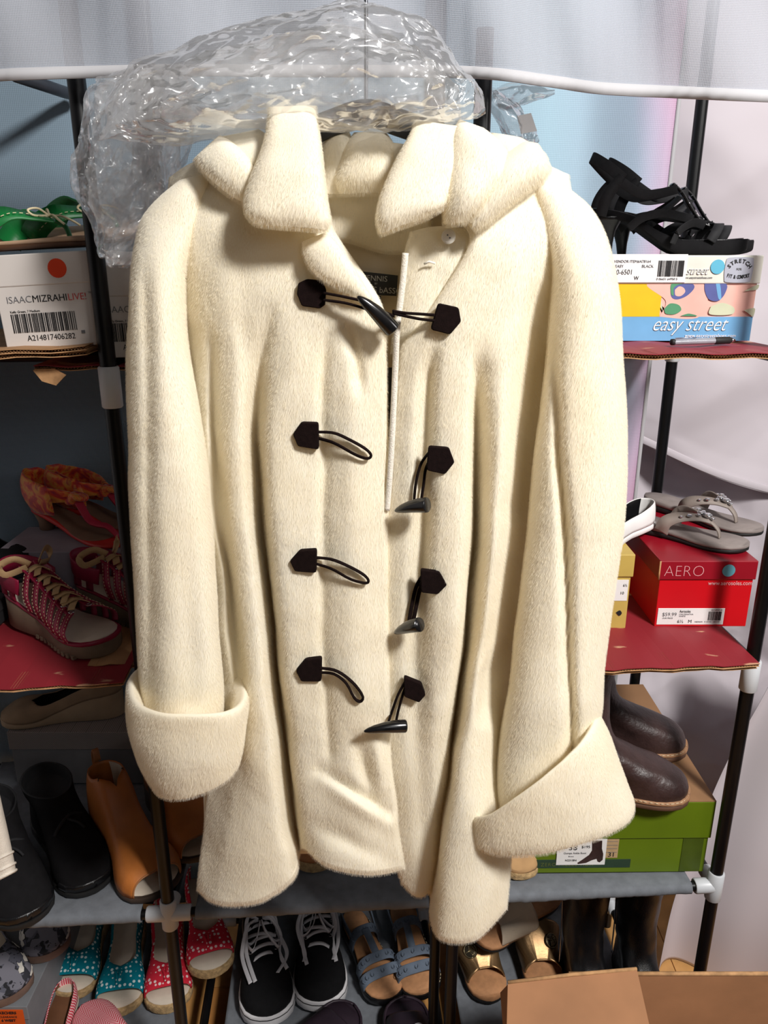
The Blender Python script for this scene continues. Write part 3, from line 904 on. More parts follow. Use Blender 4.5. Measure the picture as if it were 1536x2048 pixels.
def face_out(o):
    bm = bmesh.new(); bm.from_mesh(o.data)
    if bm.calc_volume(signed=True) < 0:
        bmesh.ops.reverse_faces(bm, faces=bm.faces[:])
    bm.to_mesh(o.data); bm.free()


def add_fur(o, seed=1, length=.0055, dens=620000):
    face_out(o)
    o.data.materials.append(M_nap)
    me = o.data; ar = 0.0; vs = set()
    for p_ in me.polygons:                      # the nap is grown where it can be seen: not on the inner side
        if p_.normal.y < .45:
            ar += p_.area; vs.update(p_.vertices)
    vg = o.vertex_groups.new(name='pile'); vg.add(sorted(vs), 1.0, 'REPLACE'); count = int(ar * dens)
    md = o.modifiers.new('nap', 'PARTICLE_SYSTEM'); ps = md.particle_system; st = ps.settings
    st.type = 'HAIR'; st.count = count; st.hair_length = length; ps.seed = seed
    st.hair_step = 2; st.display_step = 2; st.render_step = 2
    st.normal_factor = 0.00052; st.factor_random = 0.00014; st.object_align_factor = (0, 0, -0.0006)
    st.use_advanced_hair = True; st.emit_from = 'FACE'; st.use_even_distribution = True; ps.vertex_group_density = 'pile'; st.distribution = 'RAND'
    st.root_radius = .00015; st.tip_radius = .00005; st.radius_scale = 1.0; st.material = 2


for k_, o_ in enumerate([q for q in coat.children if q.data.materials and q.data.materials[0] == M_fur]):
    add_fur(o_, k_ + 1)

FS = np.concatenate(FRONT)


def dtop(px, py, r=7):
    m = (np.abs(FS[:, 0] - px) < r) & (np.abs(FS[:, 1] - py) < r)
    if not m.any():
        m = np.argmin((FS[:, 0] - px) ** 2 + (FS[:, 1] - py) ** 2)
        return float(FS[m, 2])
    return float(FS[m, 2].max())


# edge piping down the right front
mb = MB()
path = [(811, 506), (806, 560), (800, 610), (794, 660), (791, 730), (788, 800), (784, 880), (779, 960), (774, 1020)]
pts = []
for x, y in cr(path, 60):
    pts.append(P(x, y, YC - (dtop(x + 4, y, 9) + .45) / 100 if y > 640 else YC - 0.040))
mb.tube(pts, 0.0036, 10)
obj('piping', mb, mat('cream_piping_cord', (232, 224, 210), .7, var=.08, vs=400, bump=.5, bs=700), coat, world=True)


def poly_patch(px, name, m, lift=.25, t=.0026, par=None):
    dd = max(dtop(x, y, 8) for x, y in px) * .5 + sum(dtop(x, y, 8) for x, y in px) / len(px) * .5 + lift + .15
    # rounded corners
    q = []
    n = len(px)
    for i in range(n):
        a, b, c = np.array(px[i - 1], float), np.array(px[i], float), np.array(px[(i + 1) % n], float)
        q += [tuple(b + (a - b) * .12), tuple(b * .94 + (a + c) * .03), tuple(b + (c - b) * .12)]
    w = [P(x, y, YC - dd / 100) for x, y in q]
    mb = MB().prism(w, (0, 0.004, 0), (0, -t / 2, 0))
    c = sum(w, Vector()) / len(w)
    w2 = [c + (p - c) * .93 + Vector((0, -t, 0)) for p in w]
    k = len(mb.v); n2 = len(w)
    mb.v += w2
    mb.f.pop()
    for i in range(n2): mb.f.append((n2 + i, n2 + (i + 1) % n2, k + (i + 1) % n2, k + i))
    mb.f.append(tuple(k + i for i in range(n2)))
    return obj(name, mb, m, par or coat, world=True, smooth=False), dd


def cord(pts, par, r=.0030, lift=.55, ds=None):
    w = []
    for i, (x, y) in enumerate(cr(pts, 28)):
        d = (dtop(x, y, 10) + lift) if ds is None else float(np.interp(i / 27, np.linspace(0, 1, len(ds)), ds))
        w.append(P(x, y, YC - d / 100))
    mb = MB().tube(w, r, 8, flat=.55)
    return obj('cord', mb, M_brown, par, world=True)


def toggle(tip, butt, r, par, d0, d1):
    a, b = P(*tip, YC - d0 / 100), P(*butt, YC - d1 / 100)
    K = [(0, .12), (.03, .24), (.1, .40), (.25, .62), (.5, .84), (.75, .97), (.95, 1.02), (.985, 1.0), (1, .9)]
    mb = MB(); sag = Vector((0, 0, .0018))
    mb.tube([a.lerp(b, t) + sag * math.sin(math.pi * t) for t, _ in K], [r * k for _, k in K], 20)
    return obj('toggle', mb, M_horn, par, world=True, angle=40)


P1, d = poly_patch([(597, 566), (614, 558), (645, 561), (652, 580), (650, 610), (640, 617), (604, 612), (594, 588)], 'leather_patch', M_brown)
cord([(648, 586), (690, 594), (730, 604), (760, 620), (788, 632)], P1, lift=1.0, r=.0026, ds=[6.2, 6.9, 7.2, 7.2, 6.9])
cord([(648, 600), (690, 606), (726, 616), (750, 626)], P1, lift=.9, r=.0026, ds=[6.2, 6.8, 7.1, 7.2])
P2, d = poly_patch([(586, 868), (603, 844), (637, 845), (638, 899), (596, 892)], 'leather_patch', M_brown)
cord([(634, 864), (668, 866), (700, 880), (730, 897), (742, 910), (735, 917), (712, 910), (668, 886), (634, 876)], P2)
P3, d = poly_patch([(580, 1122), (600, 1100), (634, 1098), (633, 1145), (590, 1142)], 'leather_patch', M_brown)
cord([(630, 1115), (664, 1119), (700, 1134), (728, 1150), (737, 1162), (729, 1166), (700, 1158), (664, 1138), (630, 1127)], P3)
P4, d = poly_patch([(592, 1341), (611, 1318), (644, 1314), (643, 1362), (603, 1362)], 'leather_patch', M_brown)
cord([(640, 1336), (668, 1340), (690, 1352), (712, 1372), (726, 1394), (720, 1403), (708, 1395), (692, 1366), (668, 1348), (640, 1345)], P4)
R1, d = poly_patch([(876, 606), (917, 615), (922, 643), (900, 669), (861, 659)], 'leather_patch', M_brown, lift=.3)
cord([(868, 630), (840, 628), (810, 626), (786, 622)], R1, r=.0028, ds=[5.8, 6.1, 6.6, 6.9])
cord([(868, 641), (840, 638), (810, 632), (786, 626)], R1, r=.0028, ds=[5.8, 6.1, 6.6, 6.9])
toggle((715, 593), (786, 660), .0088, R1, 8.4, 7.2)
R2, d = poly_patch([(857, 892), (898, 895), (909, 924), (890, 948), (853, 940)], 'leather_patch', M_brown)
cord([(858, 905), (842, 928), (832, 965), (828, 1003)], R2); cord([(860, 918), (851, 940), (847, 970), (842, 1003)], R2)
toggle((790, 1022), (855, 1010), .0085, R2, 6.2, 8.4)
R3, d = poly_patch([(841, 1138), (879, 1143), (894, 1169), (875, 1188), (842, 1184)], 'leather_patch', M_brown)
cord([(845, 1152), (832, 1175), (824, 1210), (818, 1244)], R3); cord([(846, 1162), (838, 1185), (832, 1215), (826, 1244)], R3)
toggle((789, 1266), (840, 1249), .0085, R3, 6.0, 8.6)
R4, d = poly_patch([(808, 1352), (843, 1366), (851, 1389), (838, 1404), (808, 1392)], 'leather_patch', M_brown)
cord([(810, 1364), (796, 1390), (785, 1420), (775, 1450)], R4); cord([(811, 1372), (804, 1395), (797, 1420), (791, 1448)], R4)
toggle((728, 1463), (812, 1452), .0080, R4, 8.8, 7.6)

# buttons, buttonhole, woven label, care label
def px_disc(px, py, d, r, t, n=24):
    c = P(px, py, YC - d / 100)
    return c


c = P(897, 473, YC - 0.0385)
mb = MB().disc(c, .0075, .0075, .002, 28); mb.disc(c + Vector((0, -.002, 0)), .0066, .0066, .0006, 28)
M_pearl = mat('pearl_button', (236, 232, 222), .25, var=.04, coat=.4)
b = obj('button', mb, M_pearl, coat, world=True, smooth=False, bevel=.0005)
obj('thread_hole', MB().disc(c + Vector((-.0012, -.0024, .0014)), .0009, .0009, .0006, 10).disc(c + Vector((.0012, -.0024, -.0014)), .0009, .0009, .0006, 10), M_greyink, b, world=True, smooth=False)
a, b_ = P(644, 512, YC - .0722), P(669, 528, YC - .0722)
obj('button', MB().tube([a, a.lerp(b_, .1), a.lerp(b_, .5), a.lerp(b_, .9), b_], [.0018, .0030, .0036, .0030, .0018], 12, flat=.5), M_pearl, coat, world=True)
mb = MB().tube([P(848, 528, YC - .0365), P(858, 523, YC - .038), P(870, 527, YC - .037)], .0012, 8)
obj('buttonhole', mb, M_pearl, coat, world=True)

M_label = mat('black_satin_label', (36, 40, 46), .45, var=.15, vs=60)
lab = [P(700, 540, YC + .036), P(796, 551, YC + .036), P(793, 592, YC + .036), P(700, 588, YC + .036)]
lb = obj('brand_label', MB().prism(lab, (0, .001, 0), (0, -.0006, 0)), M_label, coat, world=True, smooth=False)
M_thread = mat('pale_woven_thread', (190, 192, 194), .7, var=.02)


def px_text(par, s, px, py, Y, size, m, align='CENTER', roll=0.0, offset=0.0, sx=1.0):
    o = origin_of(par); p = P(px, py, Y) - o
    mx = Matrix.Translation(p) @ Matrix.Rotation(roll, 4, 'Y') @ Matrix.Rotation(math.pi / 2, 4, 'X') @ Matrix.Diagonal((sx, 1, 1, 1))
    return text(par, s, m, 0, 0, size, mx=mx, align=align, offset=offset)


px_text(lb, 'dENNIS', 750, 562, YC + .0340, .0088, M_thread, roll=.06)
px_text(lb, 'BY', 752, 569, YC + .0340, .0030, M_thread, roll=.06)
px_text(lb, 'dENNIS bASSO', 753, 585, YC + .0340, .0092, M_thread, roll=.06)
lab = [P(738, 592, YC + .036), P(762, 592, YC + .036), P(760, 622, YC + .036), P(738, 620, YC + .036)]
obj('size_label', MB().prism(lab, (0, .001, 0), (0, -.0006, 0)), M_label, coat, world=True, smooth=False)
lab = [P(750, 735, YC + .012), P(790, 735, YC + .012), P(790, 965, YC + .012), P(750, 965, YC + .012)]
cl = obj('care_label', MB().prism(lab, (0, .001, 0), (0, -.0006, 0)), M_label, coat, world=True, smooth=False)
px_text(cl, 'E', 774, 862, YC + .0105, .013, M_thread); px_text(cl, 'A', 772, 925, YC + .0105, .013, M_thread)

# ------------------------------------------------------------------ hanger
M_hanger = mat('black_hanger_plastic', (18, 18, 20), .5, var=.1)
hg = thing('coat_hanger', 'black flat coat hanger with a steel hook, inside the collar of the cream coat', 'hanger', P(732, 225, .905))
mb = MB()
arm = cr([(440, 335), (520, 296), (600, 262), (660, 238), (732, 216), (800, 236), (860, 258), (940, 290), (1030, 330)], 40)
mb.ribbon([P(x, y + 10, .905) for x, y in arm], Vector((0, 0, 1)), 0.026, 0.009)
obj('shoulder_bar', mb, M_hanger, hg, world=True, angle=40)
hk = [P(732, 226, .905), P(732, 150, .905), P(732, 60, .905), P(732, -40, .905), P(736, -75, .905), P(748, -98, .905), P(766, -98, .905), P(778, -75, .905), P(776, -55, .905)]
obj('hook', MB().tube(crv(hk, 60), .0021, 12), mat('steel_hook', (150, 152, 158), .25, metal=1, var=.03), hg, world=True)
# ------------------------------------------------------------------ clear garment bags
def film_mat(name, haze=0.2, fac=0.0):
    m = bpy.data.materials.new(name); m.use_nodes = True; nt = m.node_tree
    out = nt.nodes['Material Output']; nt.nodes.remove(nt.nodes['Principled BSDF'])
    tc = nt.nodes.new('ShaderNodeTexCoord')
    hs = []
    for sc, rot, st in ((14, .15, (.35, .8, 1.0)), (34, -.35, (.30, .8, 1.0)), (70, .5, (.4, .8, 1.0))):
        mp = nt.nodes.new('ShaderNodeMapping'); mp.inputs['Rotation'].default_value = (0, rot, 0); mp.inputs['Scale'].default_value = st
        n = nt.nodes.new('ShaderNodeTexNoise'); n.inputs['Scale'].default_value = sc; n.inputs['Detail'].default_value = 1.5; n.inputs['Distortion'].default_value = .6
        nt.links.new(tc.outputs['Object'], mp.inputs['Vector']); nt.links.new(mp.outputs['Vector'], n.inputs['Vector'])
        s_ = nt.nodes.new('ShaderNodeMath'); s_.operation = 'SUBTRACT'; s_.inputs[1].default_value = .5; nt.links.new(n.outputs['Fac'], s_.inputs[0])
        a_ = nt.nodes.new('ShaderNodeMath'); a_.operation = 'ABSOLUTE'; nt.links.new(s_.outputs[0], a_.inputs[0])
        q_ = nt.nodes.new('ShaderNodeMath'); q_.operation = 'MULTIPLY'; q_.inputs[1].default_value = 26.0 / sc; nt.links.new(a_.outputs[0], q_.inputs[0]); hs.append(q_.outputs[0])
    ad = nt.nodes.new('ShaderNodeMath'); ad.operation = 'ADD'; nt.links.new(hs[0], ad.inputs[0]); nt.links.new(hs[1], ad.inputs[1])
    ad2 = nt.nodes.new('ShaderNodeMath'); ad2.operation = 'ADD'; nt.links.new(ad.outputs[0], ad2.inputs[0]); nt.links.new(hs[2], ad2.inputs[1]); ad = ad2
    bp = nt.nodes.new('ShaderNodeBump'); bp.inputs['Strength'].default_value = 0.35; bp.inputs['Distance'].default_value = 0.006
    nt.links.new(ad.outputs[0], bp.inputs['Height'])
    g = nt.nodes.new('ShaderNodeBsdfGlossy'); g.inputs['Roughness'].default_value = 0.17; nt.links.new(bp.outputs['Normal'], g.inputs['Normal'])
    g.inputs['Color'].default_value = (1, 1, 1, 1)
    t = nt.nodes.new('ShaderNodeBsdfTransparent'); t.inputs['Color'].default_value = (.985, .985, .985, 1)
    d = nt.nodes.new('ShaderNodeBsdfDiffuse'); d.inputs['Color'].default_value = (.86, .86, .86, 1)
    tl = nt.nodes.new('ShaderNodeBsdfTranslucent'); tl.inputs['Color'].default_value = (.86, .86, .86, 1)
    m0 = nt.nodes.new('ShaderNodeMixShader'); m0.inputs[0].default_value = .5; nt.links.new(d.outputs[0], m0.inputs[1]); nt.links.new(tl.outputs[0], m0.inputs[2])
    m1 = nt.nodes.new('ShaderNodeMixShader'); m1.inputs[0].default_value = haze
    nt.links.new(t.outputs[0], m1.inputs[1]); nt.links.new(m0.outputs[0], m1.inputs[2])
    lw = nt.nodes.new('ShaderNodeFresnel'); lw.inputs['IOR'].default_value = 1.5; nt.links.new(bp.outputs['Normal'], lw.inputs['Normal'])
    mn = nt.nodes.new('ShaderNodeMath'); mn.operation = 'MINIMUM'; mn.inputs[1].default_value = .42; nt.links.new(lw.outputs[0], mn.inputs[0])
    m2 = nt.nodes.new('ShaderNodeMixShader'); nt.links.new(mn.outputs[0], m2.inputs[0])
    nt.links.new(m1.outputs[0], m2.inputs[1]); nt.links.new(g.outputs[0], m2.inputs[2])
    nt.links.new(m2.outputs[0], out.inputs['Surface'])
    return m


M_film = film_mat('clear_polythene_film')


def crumple(p, seed, amp, lay):
    """ridged folds, drawn out along the direction the film is pulled in"""
    a = math.radians(lay); u = Vector((math.cos(a), 0, math.sin(a))); v = Vector((-math.sin(a), 0, math.cos(a)))
    out = Vector((0, 0, 0))
    for k, (f, g) in enumerate(((9, 1.0), (21, .62), (46, .36), (90, .20))):
        st = .32 if k < 2 else .5
        q = Vector((p.dot(u) * st, p.y * .9, p.dot(v))) * f + Vector((seed * 3.1, k * 7.7, seed))
        q += noise.noise_vector(p * f * .35 + Vector((k, 3, seed))) * .45
        r1 = abs(noise.noise(q)) * 2; r2 = abs(noise.noise(q + Vector((31, 5, 9)))) * 2
        out += Vector((v.x * (r2 - .5) * .6, r1 - .5, v.z * (r2 - .5) * .6)) * g
    return p + out * amp * 1.5


def film(name, rows, seed, parent, Yc, amp=.010, nrow=110, n=120, ex=2.2, lay=6):
    nrow = int(nrow * 1.7); n = int(n * 1.5)
    K = cr(rows, nrow); rings = []
    for k in K:
        cx, cy, a, ang, b, d = k
        r_ = ering(cx, cy, a, ang, b, d, 0, n, ex)
        rings.append([crumple(P(x, y, Yc - dd / 100), seed, amp, lay) for x, y, dd in r_])
    mb = MB(); mb.loft(rings, True, False)
    return obj(name, mb, M_film, parent, world=True, smooth=True, angle=38, normals=False)


bag = thing('garment_bag', 'crumpled clear plastic garment bag bunched up over the hanger and collar of the cream coat', 'plastic bag', P(640, 180, .9))
#               cx   cy   a   ang  b    d
film('film_layer', [(205, 240, 40, 100, .010, 0), (265, 200, 80, 98, .03, 0), (345, 190, 95, 95, .045, 0), (450, 160, 104, 92, .055, 0), (560, 140, 116, 90, .06, 0), (690, 126, 128, 90, .062, 0), (800, 136, 112, 88, .06, 0), (880, 156, 96, 84, .05, 0), (935, 190, 62, 80, .03, 0), (968, 212, 22, 80, .008, 0)], 3, bag, .888, .009)
film('film_layer', [(300, 180, 50, 95, .02, 0), (420, 170, 72, 92, .035, 0), (560, 165, 82, 90, .04, 0), (700, 160, 90, 90, .042, 0), (830, 175, 74, 88, .036, 0), (920, 205, 36, 84, .012, 0)], 8, bag, .882, .010, 90, 100)
film('film_layer', [(315, 128, 20, 0, .01, 0), (285, 170, 88, 0, .03, 0), (268, 230, 100, 0, .04, 0), (258, 300, 98, 0, .042, 0), (255, 370, 88, 0, .04, 0), (250, 430, 58, 0, .03, 0), (238, 480, 30, 0, .018, 0), (236, 520, 14, 0, .006, 0)], 14, bag, .975, .016, 90, 90, lay=68)
film('film_layer', [(345, 190, 30, 20, .01, 0), (328, 250, 58, 18, .025, 0), (305, 320, 52, 14, .03, 0), (280, 400, 48, 10, .028, 0), (262, 470, 34, 5, .02, 0), (250, 540, 12, 0, .006, 0)], 19, bag, .965, .018, 80, 70, lay=62)

film('film_layer', [(330, 165, 26, 40, .01, 0), (290, 215, 62, 30, .02, 0), (262, 280, 66, 16, .026, 0), (246, 350, 52, 8, .024, 0), (232, 420, 34, 0, .016, 0), (224, 470, 12, 0, .006, 0)], 33, bag, .955, .016, 70, 70, lay=58)

bag2 = thing('garment_bag', 'small crumpled clear plastic bag behind the right shoulder of the cream coat', 'plastic bag', P(1020, 240, 1.16))
film('film_layer', [(975, 195, 20, 70, .01, 0), (1000, 222, 48, 75, .03, 0), (1030, 240, 46, 80, .03, 0), (1060, 255, 34, 80, .02, 0), (1080, 268, 10, 80, .006, 0)], 23, bag2, 1.17, .010, 60, 60, lay=-35)
film('film_layer', [(990, 200, 16, 60, .008, 0), (1020, 190, 26, 90, .02, 0), (1070, 184, 16, 95, .012, 0), (1110, 180, 5, 95, .004, 0)], 27, bag2, 1.2, .006, 50, 50)
obj('paper_tag', MB().prism([P(1034, 232, 1.14), P(1062, 226, 1.14), P(1074, 262, 1.14), P(1042, 268, 1.14)], (0, 0, 0), (0, -.0005, 0)), M_white, bag2, world=True, smooth=False)
# ------------------------------------------------------------------ shoe making
_T = [0, .012, .04, .09, .16, .28, .42, .56, .68, .77, .85, .92, .965, .99, 1.0]
_W = [.06, .26, .46, .60, .68, .68, .64, .74, .92, 1.0, .98, .84, .60, .34, .08]


def HW(t, W):
    return W / 2 * float(np.interp(t, _T, _W))


def stations(n=34):
    a = [0.5 - 0.5 * math.cos(math.pi * k / (n - 1)) for k in range(n)]
    return a


def fn(tab):
    xs = [a for a, _ in tab]; ys = [b for _, b in tab]
    A = cr([(x, y) for x, y in tab], 80)
    return lambda t: float(np.interp(t, A[:, 0], A[:, 1]))


def slab(L, W, zb, zt, n=34, grow=0.0, curve=0.0, t0=0.0, t1=1.0, hw=HW):
    """shoe sole / footbed between two height profiles"""
    mb = MB(); rings = []
    for s in stations(n):
        t = t0 + (t1 - t0) * s
        w = hw(t, W); w += grow * min(1, w / (.25 * W)); x = t * L + grow * (2 * t - 1) * (1 if t0 == 0 else 0)
        c = curve * math.sin(math.pi * t)
        b, u = zb(t), zt(t); e = min(.0025, (u - b) * .3, w * .4)
        rings.append([Vector((x, c + y, z)) for y, z in ((-w + e, b), (-w, b + e), (-w, u - e), (-w + e, u), (w - e, u), (w, u - e), (w, b + e), (w - e, b))])
    return mb.loft(rings)


def shell(L, W, zb, h, cov, t0=0.0, t1=1.0, n=40, K=9, curve=0.0, pw=.55, grow=0.0):
    """shoe upper: two half arcs rising from the sole, covering part of the way over the foot"""
    mb = MB(); ends = []
    for sgn in (-1, 1):
        rows = []
        for s in stations(n):
            t = t0 + (t1 - t0) * s; w = HW(t, W) + grow; c = max(.02, cov(t)); row = []
            for k in range(K):
                f = c * math.pi / 2 * k / (K - 1)
                y = sgn * w * max(0, math.cos(f)) ** pw; z = zb(t) + h(t) * math.sin(f) ** .85
                row.append(Vector((t * L, y + curve * math.sin(math.pi * t), z)))
            rows.append(row)
        mb.loft(rows, closed=False, cap=False); ends.append((rows[0], rows[-1]))
    mb.loft([ends[0][0], ends[1][0]], closed=False, cap=False)      # close the back of the heel
    if t1 >= 1.0: mb.loft([ends[0][1], ends[1][1]], closed=False, cap=False)
    return mb


def weld(o, d=0.0002):
    bm = bmesh.new(); bm.from_mesh(o.data); bmesh.ops.remove_doubles(bm, verts=bm.verts[:], dist=d)
    bmesh.ops.recalc_face_normals(bm, faces=bm.faces[:]); bm.to_mesh(o.data); bm.free()
    o.data.polygons.foreach_set('use_smooth', [True] * len(o.data.polygons))
    return o


def arch(t_l, t_r, W, L, zb, h, width, th, n=20, lean=0.0, yspan=1.0, grow=.003, tm=None, slope=.25):
    """strap arching over the foot from the left edge to the right edge"""
    pts = []
    for k in range(n):
        f = math.pi * k / (n - 1); q = k / (n - 1)
        t = t_l + (t_r - t_l) * q
        if tm is not None: t += (tm - (t_l + t_r) / 2) * math.sin(f)
        w = (HW(t, W) + grow) * yspan
        c = math.cos(f)
        pts.append(Vector((t * L + lean * math.sin(f), math.copysign(abs(c) ** .62, c) * w, zb + h * math.sin(f) ** .8)))
    return MB().ribbon(pts, Vector((1, 0, -slope)), width, th)


def place(heel, toe, z, L):
    a, b = PZ(*heel, z), PZ(*toe, z); d = (b - a).normalized()
    return b - d * L, math.atan2(d.y, d.x)


def base_thing(name, label, cat, heel, toe, z, L, group, tip=(0, 0)):
    loc, r = place(heel, toe, z, L)
    o = thing(name, label, cat, loc, r, group)
    if tip != (0, 0):
        o.rotation_mode = 'XYZ'; o.rotation_euler = (tip[0], tip[1], r)
    return o


def stitch(par, pts, m, r=.0005, on=.004, off=.003, name='stitching'):
    """dashed row of thread as one part"""
    P_ = crv(pts, 160); acc = 0; mb = MB(); cur = [P_[0]]; draw = True
    for a, b in zip(P_, P_[1:]):
        acc += (b - a).length
        if draw: cur.append(b)
        if acc > (on if draw else off):
            if draw and len(cur) > 1: mb.tube(cur, r, 5)
            draw = not draw; acc = 0; cur = [b]
    return obj(name, mb, m, par)


# ---- boots: horizontal rings from the welt up to the top line
def boot(par, L, W, prof, m, m_in, seed=0, crease=.0015, depth=.06, name='upper', pt=.75):
    """prof: (z, back x, front x, width scale, roundness 0 foot .. 1 ellipse)"""
    K = cr(prof, 46); rings = []
    N = 44

    def ring(k, sc=1.0, dz=0.0):
        z, xb, xf, ws, rd = k; out = []
        cx = (xb + xf) / 2
        for j in range(N):
            a = 2 * math.pi * j / N
            tt = 0.5 + 0.5 * math.cos(a)            # 1 at the toe
            sg = 1 if math.sin(a) >= 0 else -1
            yf = HW(min(1, max(0, tt)), W) * sg
            ye = W * .5 * math.sin(a)
            y = (yf * (1 - rd) + ye * rd) * ws
            x = xb + (xf - xb) * tt
            p = Vector((cx + (x - cx) * sc, y * sc, z + dz))
            q = p * 38 + Vector((seed, seed * 2, 0))
            p += Vector((noise.noise(q), noise.noise(q + Vector((5, 1, 2))), 0)) * crease * min(1, max(0, (z - .02) / .04))
            out.append(p)
        return out
    for k in K: rings.append(ring(k))
    o = obj(name, MB().loft(rings, True, False), m, par)
    tk = K[-1]
    ins = [ring(tk, .995), ring(tk, .93, .0008)]
    for i in range(1, 12):
        kk = K[-1 - i]
        if K[-1][0] - kk[0] > depth: break
        ins.append(ring(kk, .93))
    l = MB().loft(ins, True, False); n = len(l.v); l.f.append(tuple(range(n - N, n)))
    obj('lining', l, m_in, par)
    return o


M_blk_cloth = mat('black_elastic', (26, 26, 29), .8, var=.15, vs=200, bump=.2, bs=1200)
M_blk_leather = mat('black_leather', (20, 20, 22), .32, var=.15, vs=30, bump=.15, bs=400)
M_blk_suede = mat('black_suede', (22, 21, 23), .9, var=.15, vs=60, spec=.2)
M_blk_rubber = mat('black_rubber', (24, 23, 23), .65, var=.1)
M_dkbrown = mat('dark_brown_leather', (62, 44, 42), .42, var=.22, vs=22, bump=.5, bs=160)
M_taupe = mat('taupe_suede', (142, 132, 128), .85, var=.08, vs=40, bump=.1, bs=900)
M_taupe2 = mat('taupe_leather', (146, 134, 126), .6, var=.06, vs=40)
M_tan = mat('tan_leather', (170, 112, 66), .5, var=.12, vs=18, bump=.12, bs=300)
M_cognac = mat('cognac_leather', (176, 104, 44), .5, var=.14, vs=14, bump=.15, bs=200)
M_cork = mat('tan_footbed', (186, 134, 92), .8, var=.1, vs=60)
M_creamlin = mat('cream_lining', (214, 200, 182), .8, var=.05)
M_welt = mat('tan_welt', (164, 122, 88), .7, var=.15, vs=60)
M_stitchc = mat('cream_thread', (224, 208, 170), .8, var=.03)
M_chrome = mat('chrome_metal', (205, 205, 208), .18, metal=1, var=.05)
M_gold = mat('bronze_metallic_leather', (158, 126, 88), .40, metal=.75, var=.18, vs=20, bump=.1, bs=200)
M_crystal = mat('clear_crystal', (226, 226, 232), .04, metal=.75, var=.25, vs=260)
M_jute = mat('jute_rope', (190, 158, 112), .9, var=.2, vs=140, bump=.6, bs=500)


def dot_mat(name, base, dot, scale=105, r=.30):
    m = bpy.data.materials.new(name); m.use_nodes = True; nt = m.node_tree; b = nt.nodes['Principled BSDF']
    tc = nt.nodes.new('ShaderNodeTexCoord'); v = nt.nodes.new('ShaderNodeTexVoronoi'); v.inputs['Scale'].default_value = scale
    v.inputs['Randomness'].default_value = .55
    nt.links.new(tc.outputs['Object'], v.inputs['Vector'])
    r_ = nt.nodes.new('ShaderNodeValToRGB'); r_.color_ramp.elements[0].position = r; r_.color_ramp.elements[0].color = (*lin(*dot), 1)
    r_.color_ramp.elements[1].position = r + .05; r_.color_ramp.elements[1].color = (*lin(*base), 1)
    nt.links.new(v.outputs['Distance'], r_.inputs['Fac']); nt.links.new(r_.outputs['Color'], b.inputs['Base Color'])
    b.inputs['Roughness'].default_value = .85; b.inputs['Specular IOR Level'].default_value = .2
    return m


def herring_mat(name, c1, c2, zig=90, fr=520, axes=('X', 'Z')):
    m = bpy.data.materials.new(name); m.use_nodes = True; nt = m.node_tree; b = nt.nodes['Principled BSDF']
    tc = nt.nodes.new('ShaderNodeTexCoord'); sp = nt.nodes.new('ShaderNodeSeparateXYZ'); nt.links.new(tc.outputs['Object'], sp.inputs[0])

    def mth(op, a, v=None, b_=None):
        n = nt.nodes.new('ShaderNodeMath'); n.operation = op; nt.links.new(a, n.inputs[0])
        if v is not None: n.inputs[1].default_value = v
        if b_ is not None: nt.links.new(b_, n.inputs[1])
        return n.outputs[0]
    pp = mth('PINGPONG', sp.outputs[axes[0]], 1.0 / zig)
    s = mth('SINE', mth('MULTIPLY', mth('ADD', sp.outputs[axes[1]], b_=pp), fr * 2))
    r_ = nt.nodes.new('ShaderNodeValToRGB'); r_.color_ramp.elements[0].position = .45; r_.color_ramp.elements[0].color = (*lin(*c1), 1)
    r_.color_ramp.elements[1].position = .55; r_.color_ramp.elements[1].color = (*lin(*c2), 1)
    mr = nt.nodes.new('ShaderNodeMapRange'); mr.inputs['From Min'].default_value = -1; nt.links.new(s, mr.inputs['Value'])
    nt.links.new(mr.outputs[0], r_.inputs['Fac']); nt.links.new(r_.outputs['Color'], b.inputs['Base Color'])
    b.inputs['Roughness'].default_value = .8
    return m


# ---- shoe boxes
def shoebox(name, label, loc, w, d, h, lid, mb_, ml, rot=(0, 0, 0), group=None, over=.003):
    o = thing(name, label, 'box', loc, 0, group); o.rotation_euler = rot
    obj('body', MB().box(0, 0, 0, w, d, h - .002), mb_, o, smooth=False, bevel=.0012)
    obj('lid', MB().box(-over, -over, h - lid, w + over, d + over, h), ml, o, smooth=False, bevel=.0015)
    return o


def sticker(par, x, z, r, m, y=-.0036, n=24, name='sticker'):
    return obj(name, MB().disc((x, y + .0004, z), r, r, .0006, n), m, par, smooth=False)


def plate(par, x0, z0, x1, z1, m, y=-.0036, name='printed_label', t=.0006):
    return obj(name, MB().box(x0, y - t, z0, x1, y + .0004, z1), m, par, smooth=False)


def shape(par, pts, m, y, name='printed_shape'):
    return obj(name, MB().prism([(x, y, z) for x, z in cr(pts + [pts[0]], 40)[:-1]], (0, .0003, 0), (0, -.0003, 0)), m, par, smooth=False)


M_redbox = mat('glossy_red_card', (204, 10, 24), .4, var=.03, vs=8)
M_redlid = mat('dark_red_card', (150, 16, 34), .38, var=.08, vs=8)
M_greenbox = mat('green_card', (96, 118, 12), .5, var=.05, vs=12)
M_kraft = mat('kraft_card', (150, 112, 78), .75, var=.08, vs=12)
M_cyan = mat('cyan_sticker', (92, 178, 206), .55, var=.02)
M_orange = mat('orange_red_sticker', (222, 62, 18), .55, var=.02)
M_yellow = mat('ochre_card', (196, 168, 86), .5, var=.04)
M_lav = mat('mauve_grey_card', (150, 142, 152), .7, var=.04)
M_greybox = mat('charcoal_grey_card', (112, 112, 114), .7, var=.05)
M_boxwhite = mat('white_box_card', (214, 206, 200), .5, var=.03, vs=6)

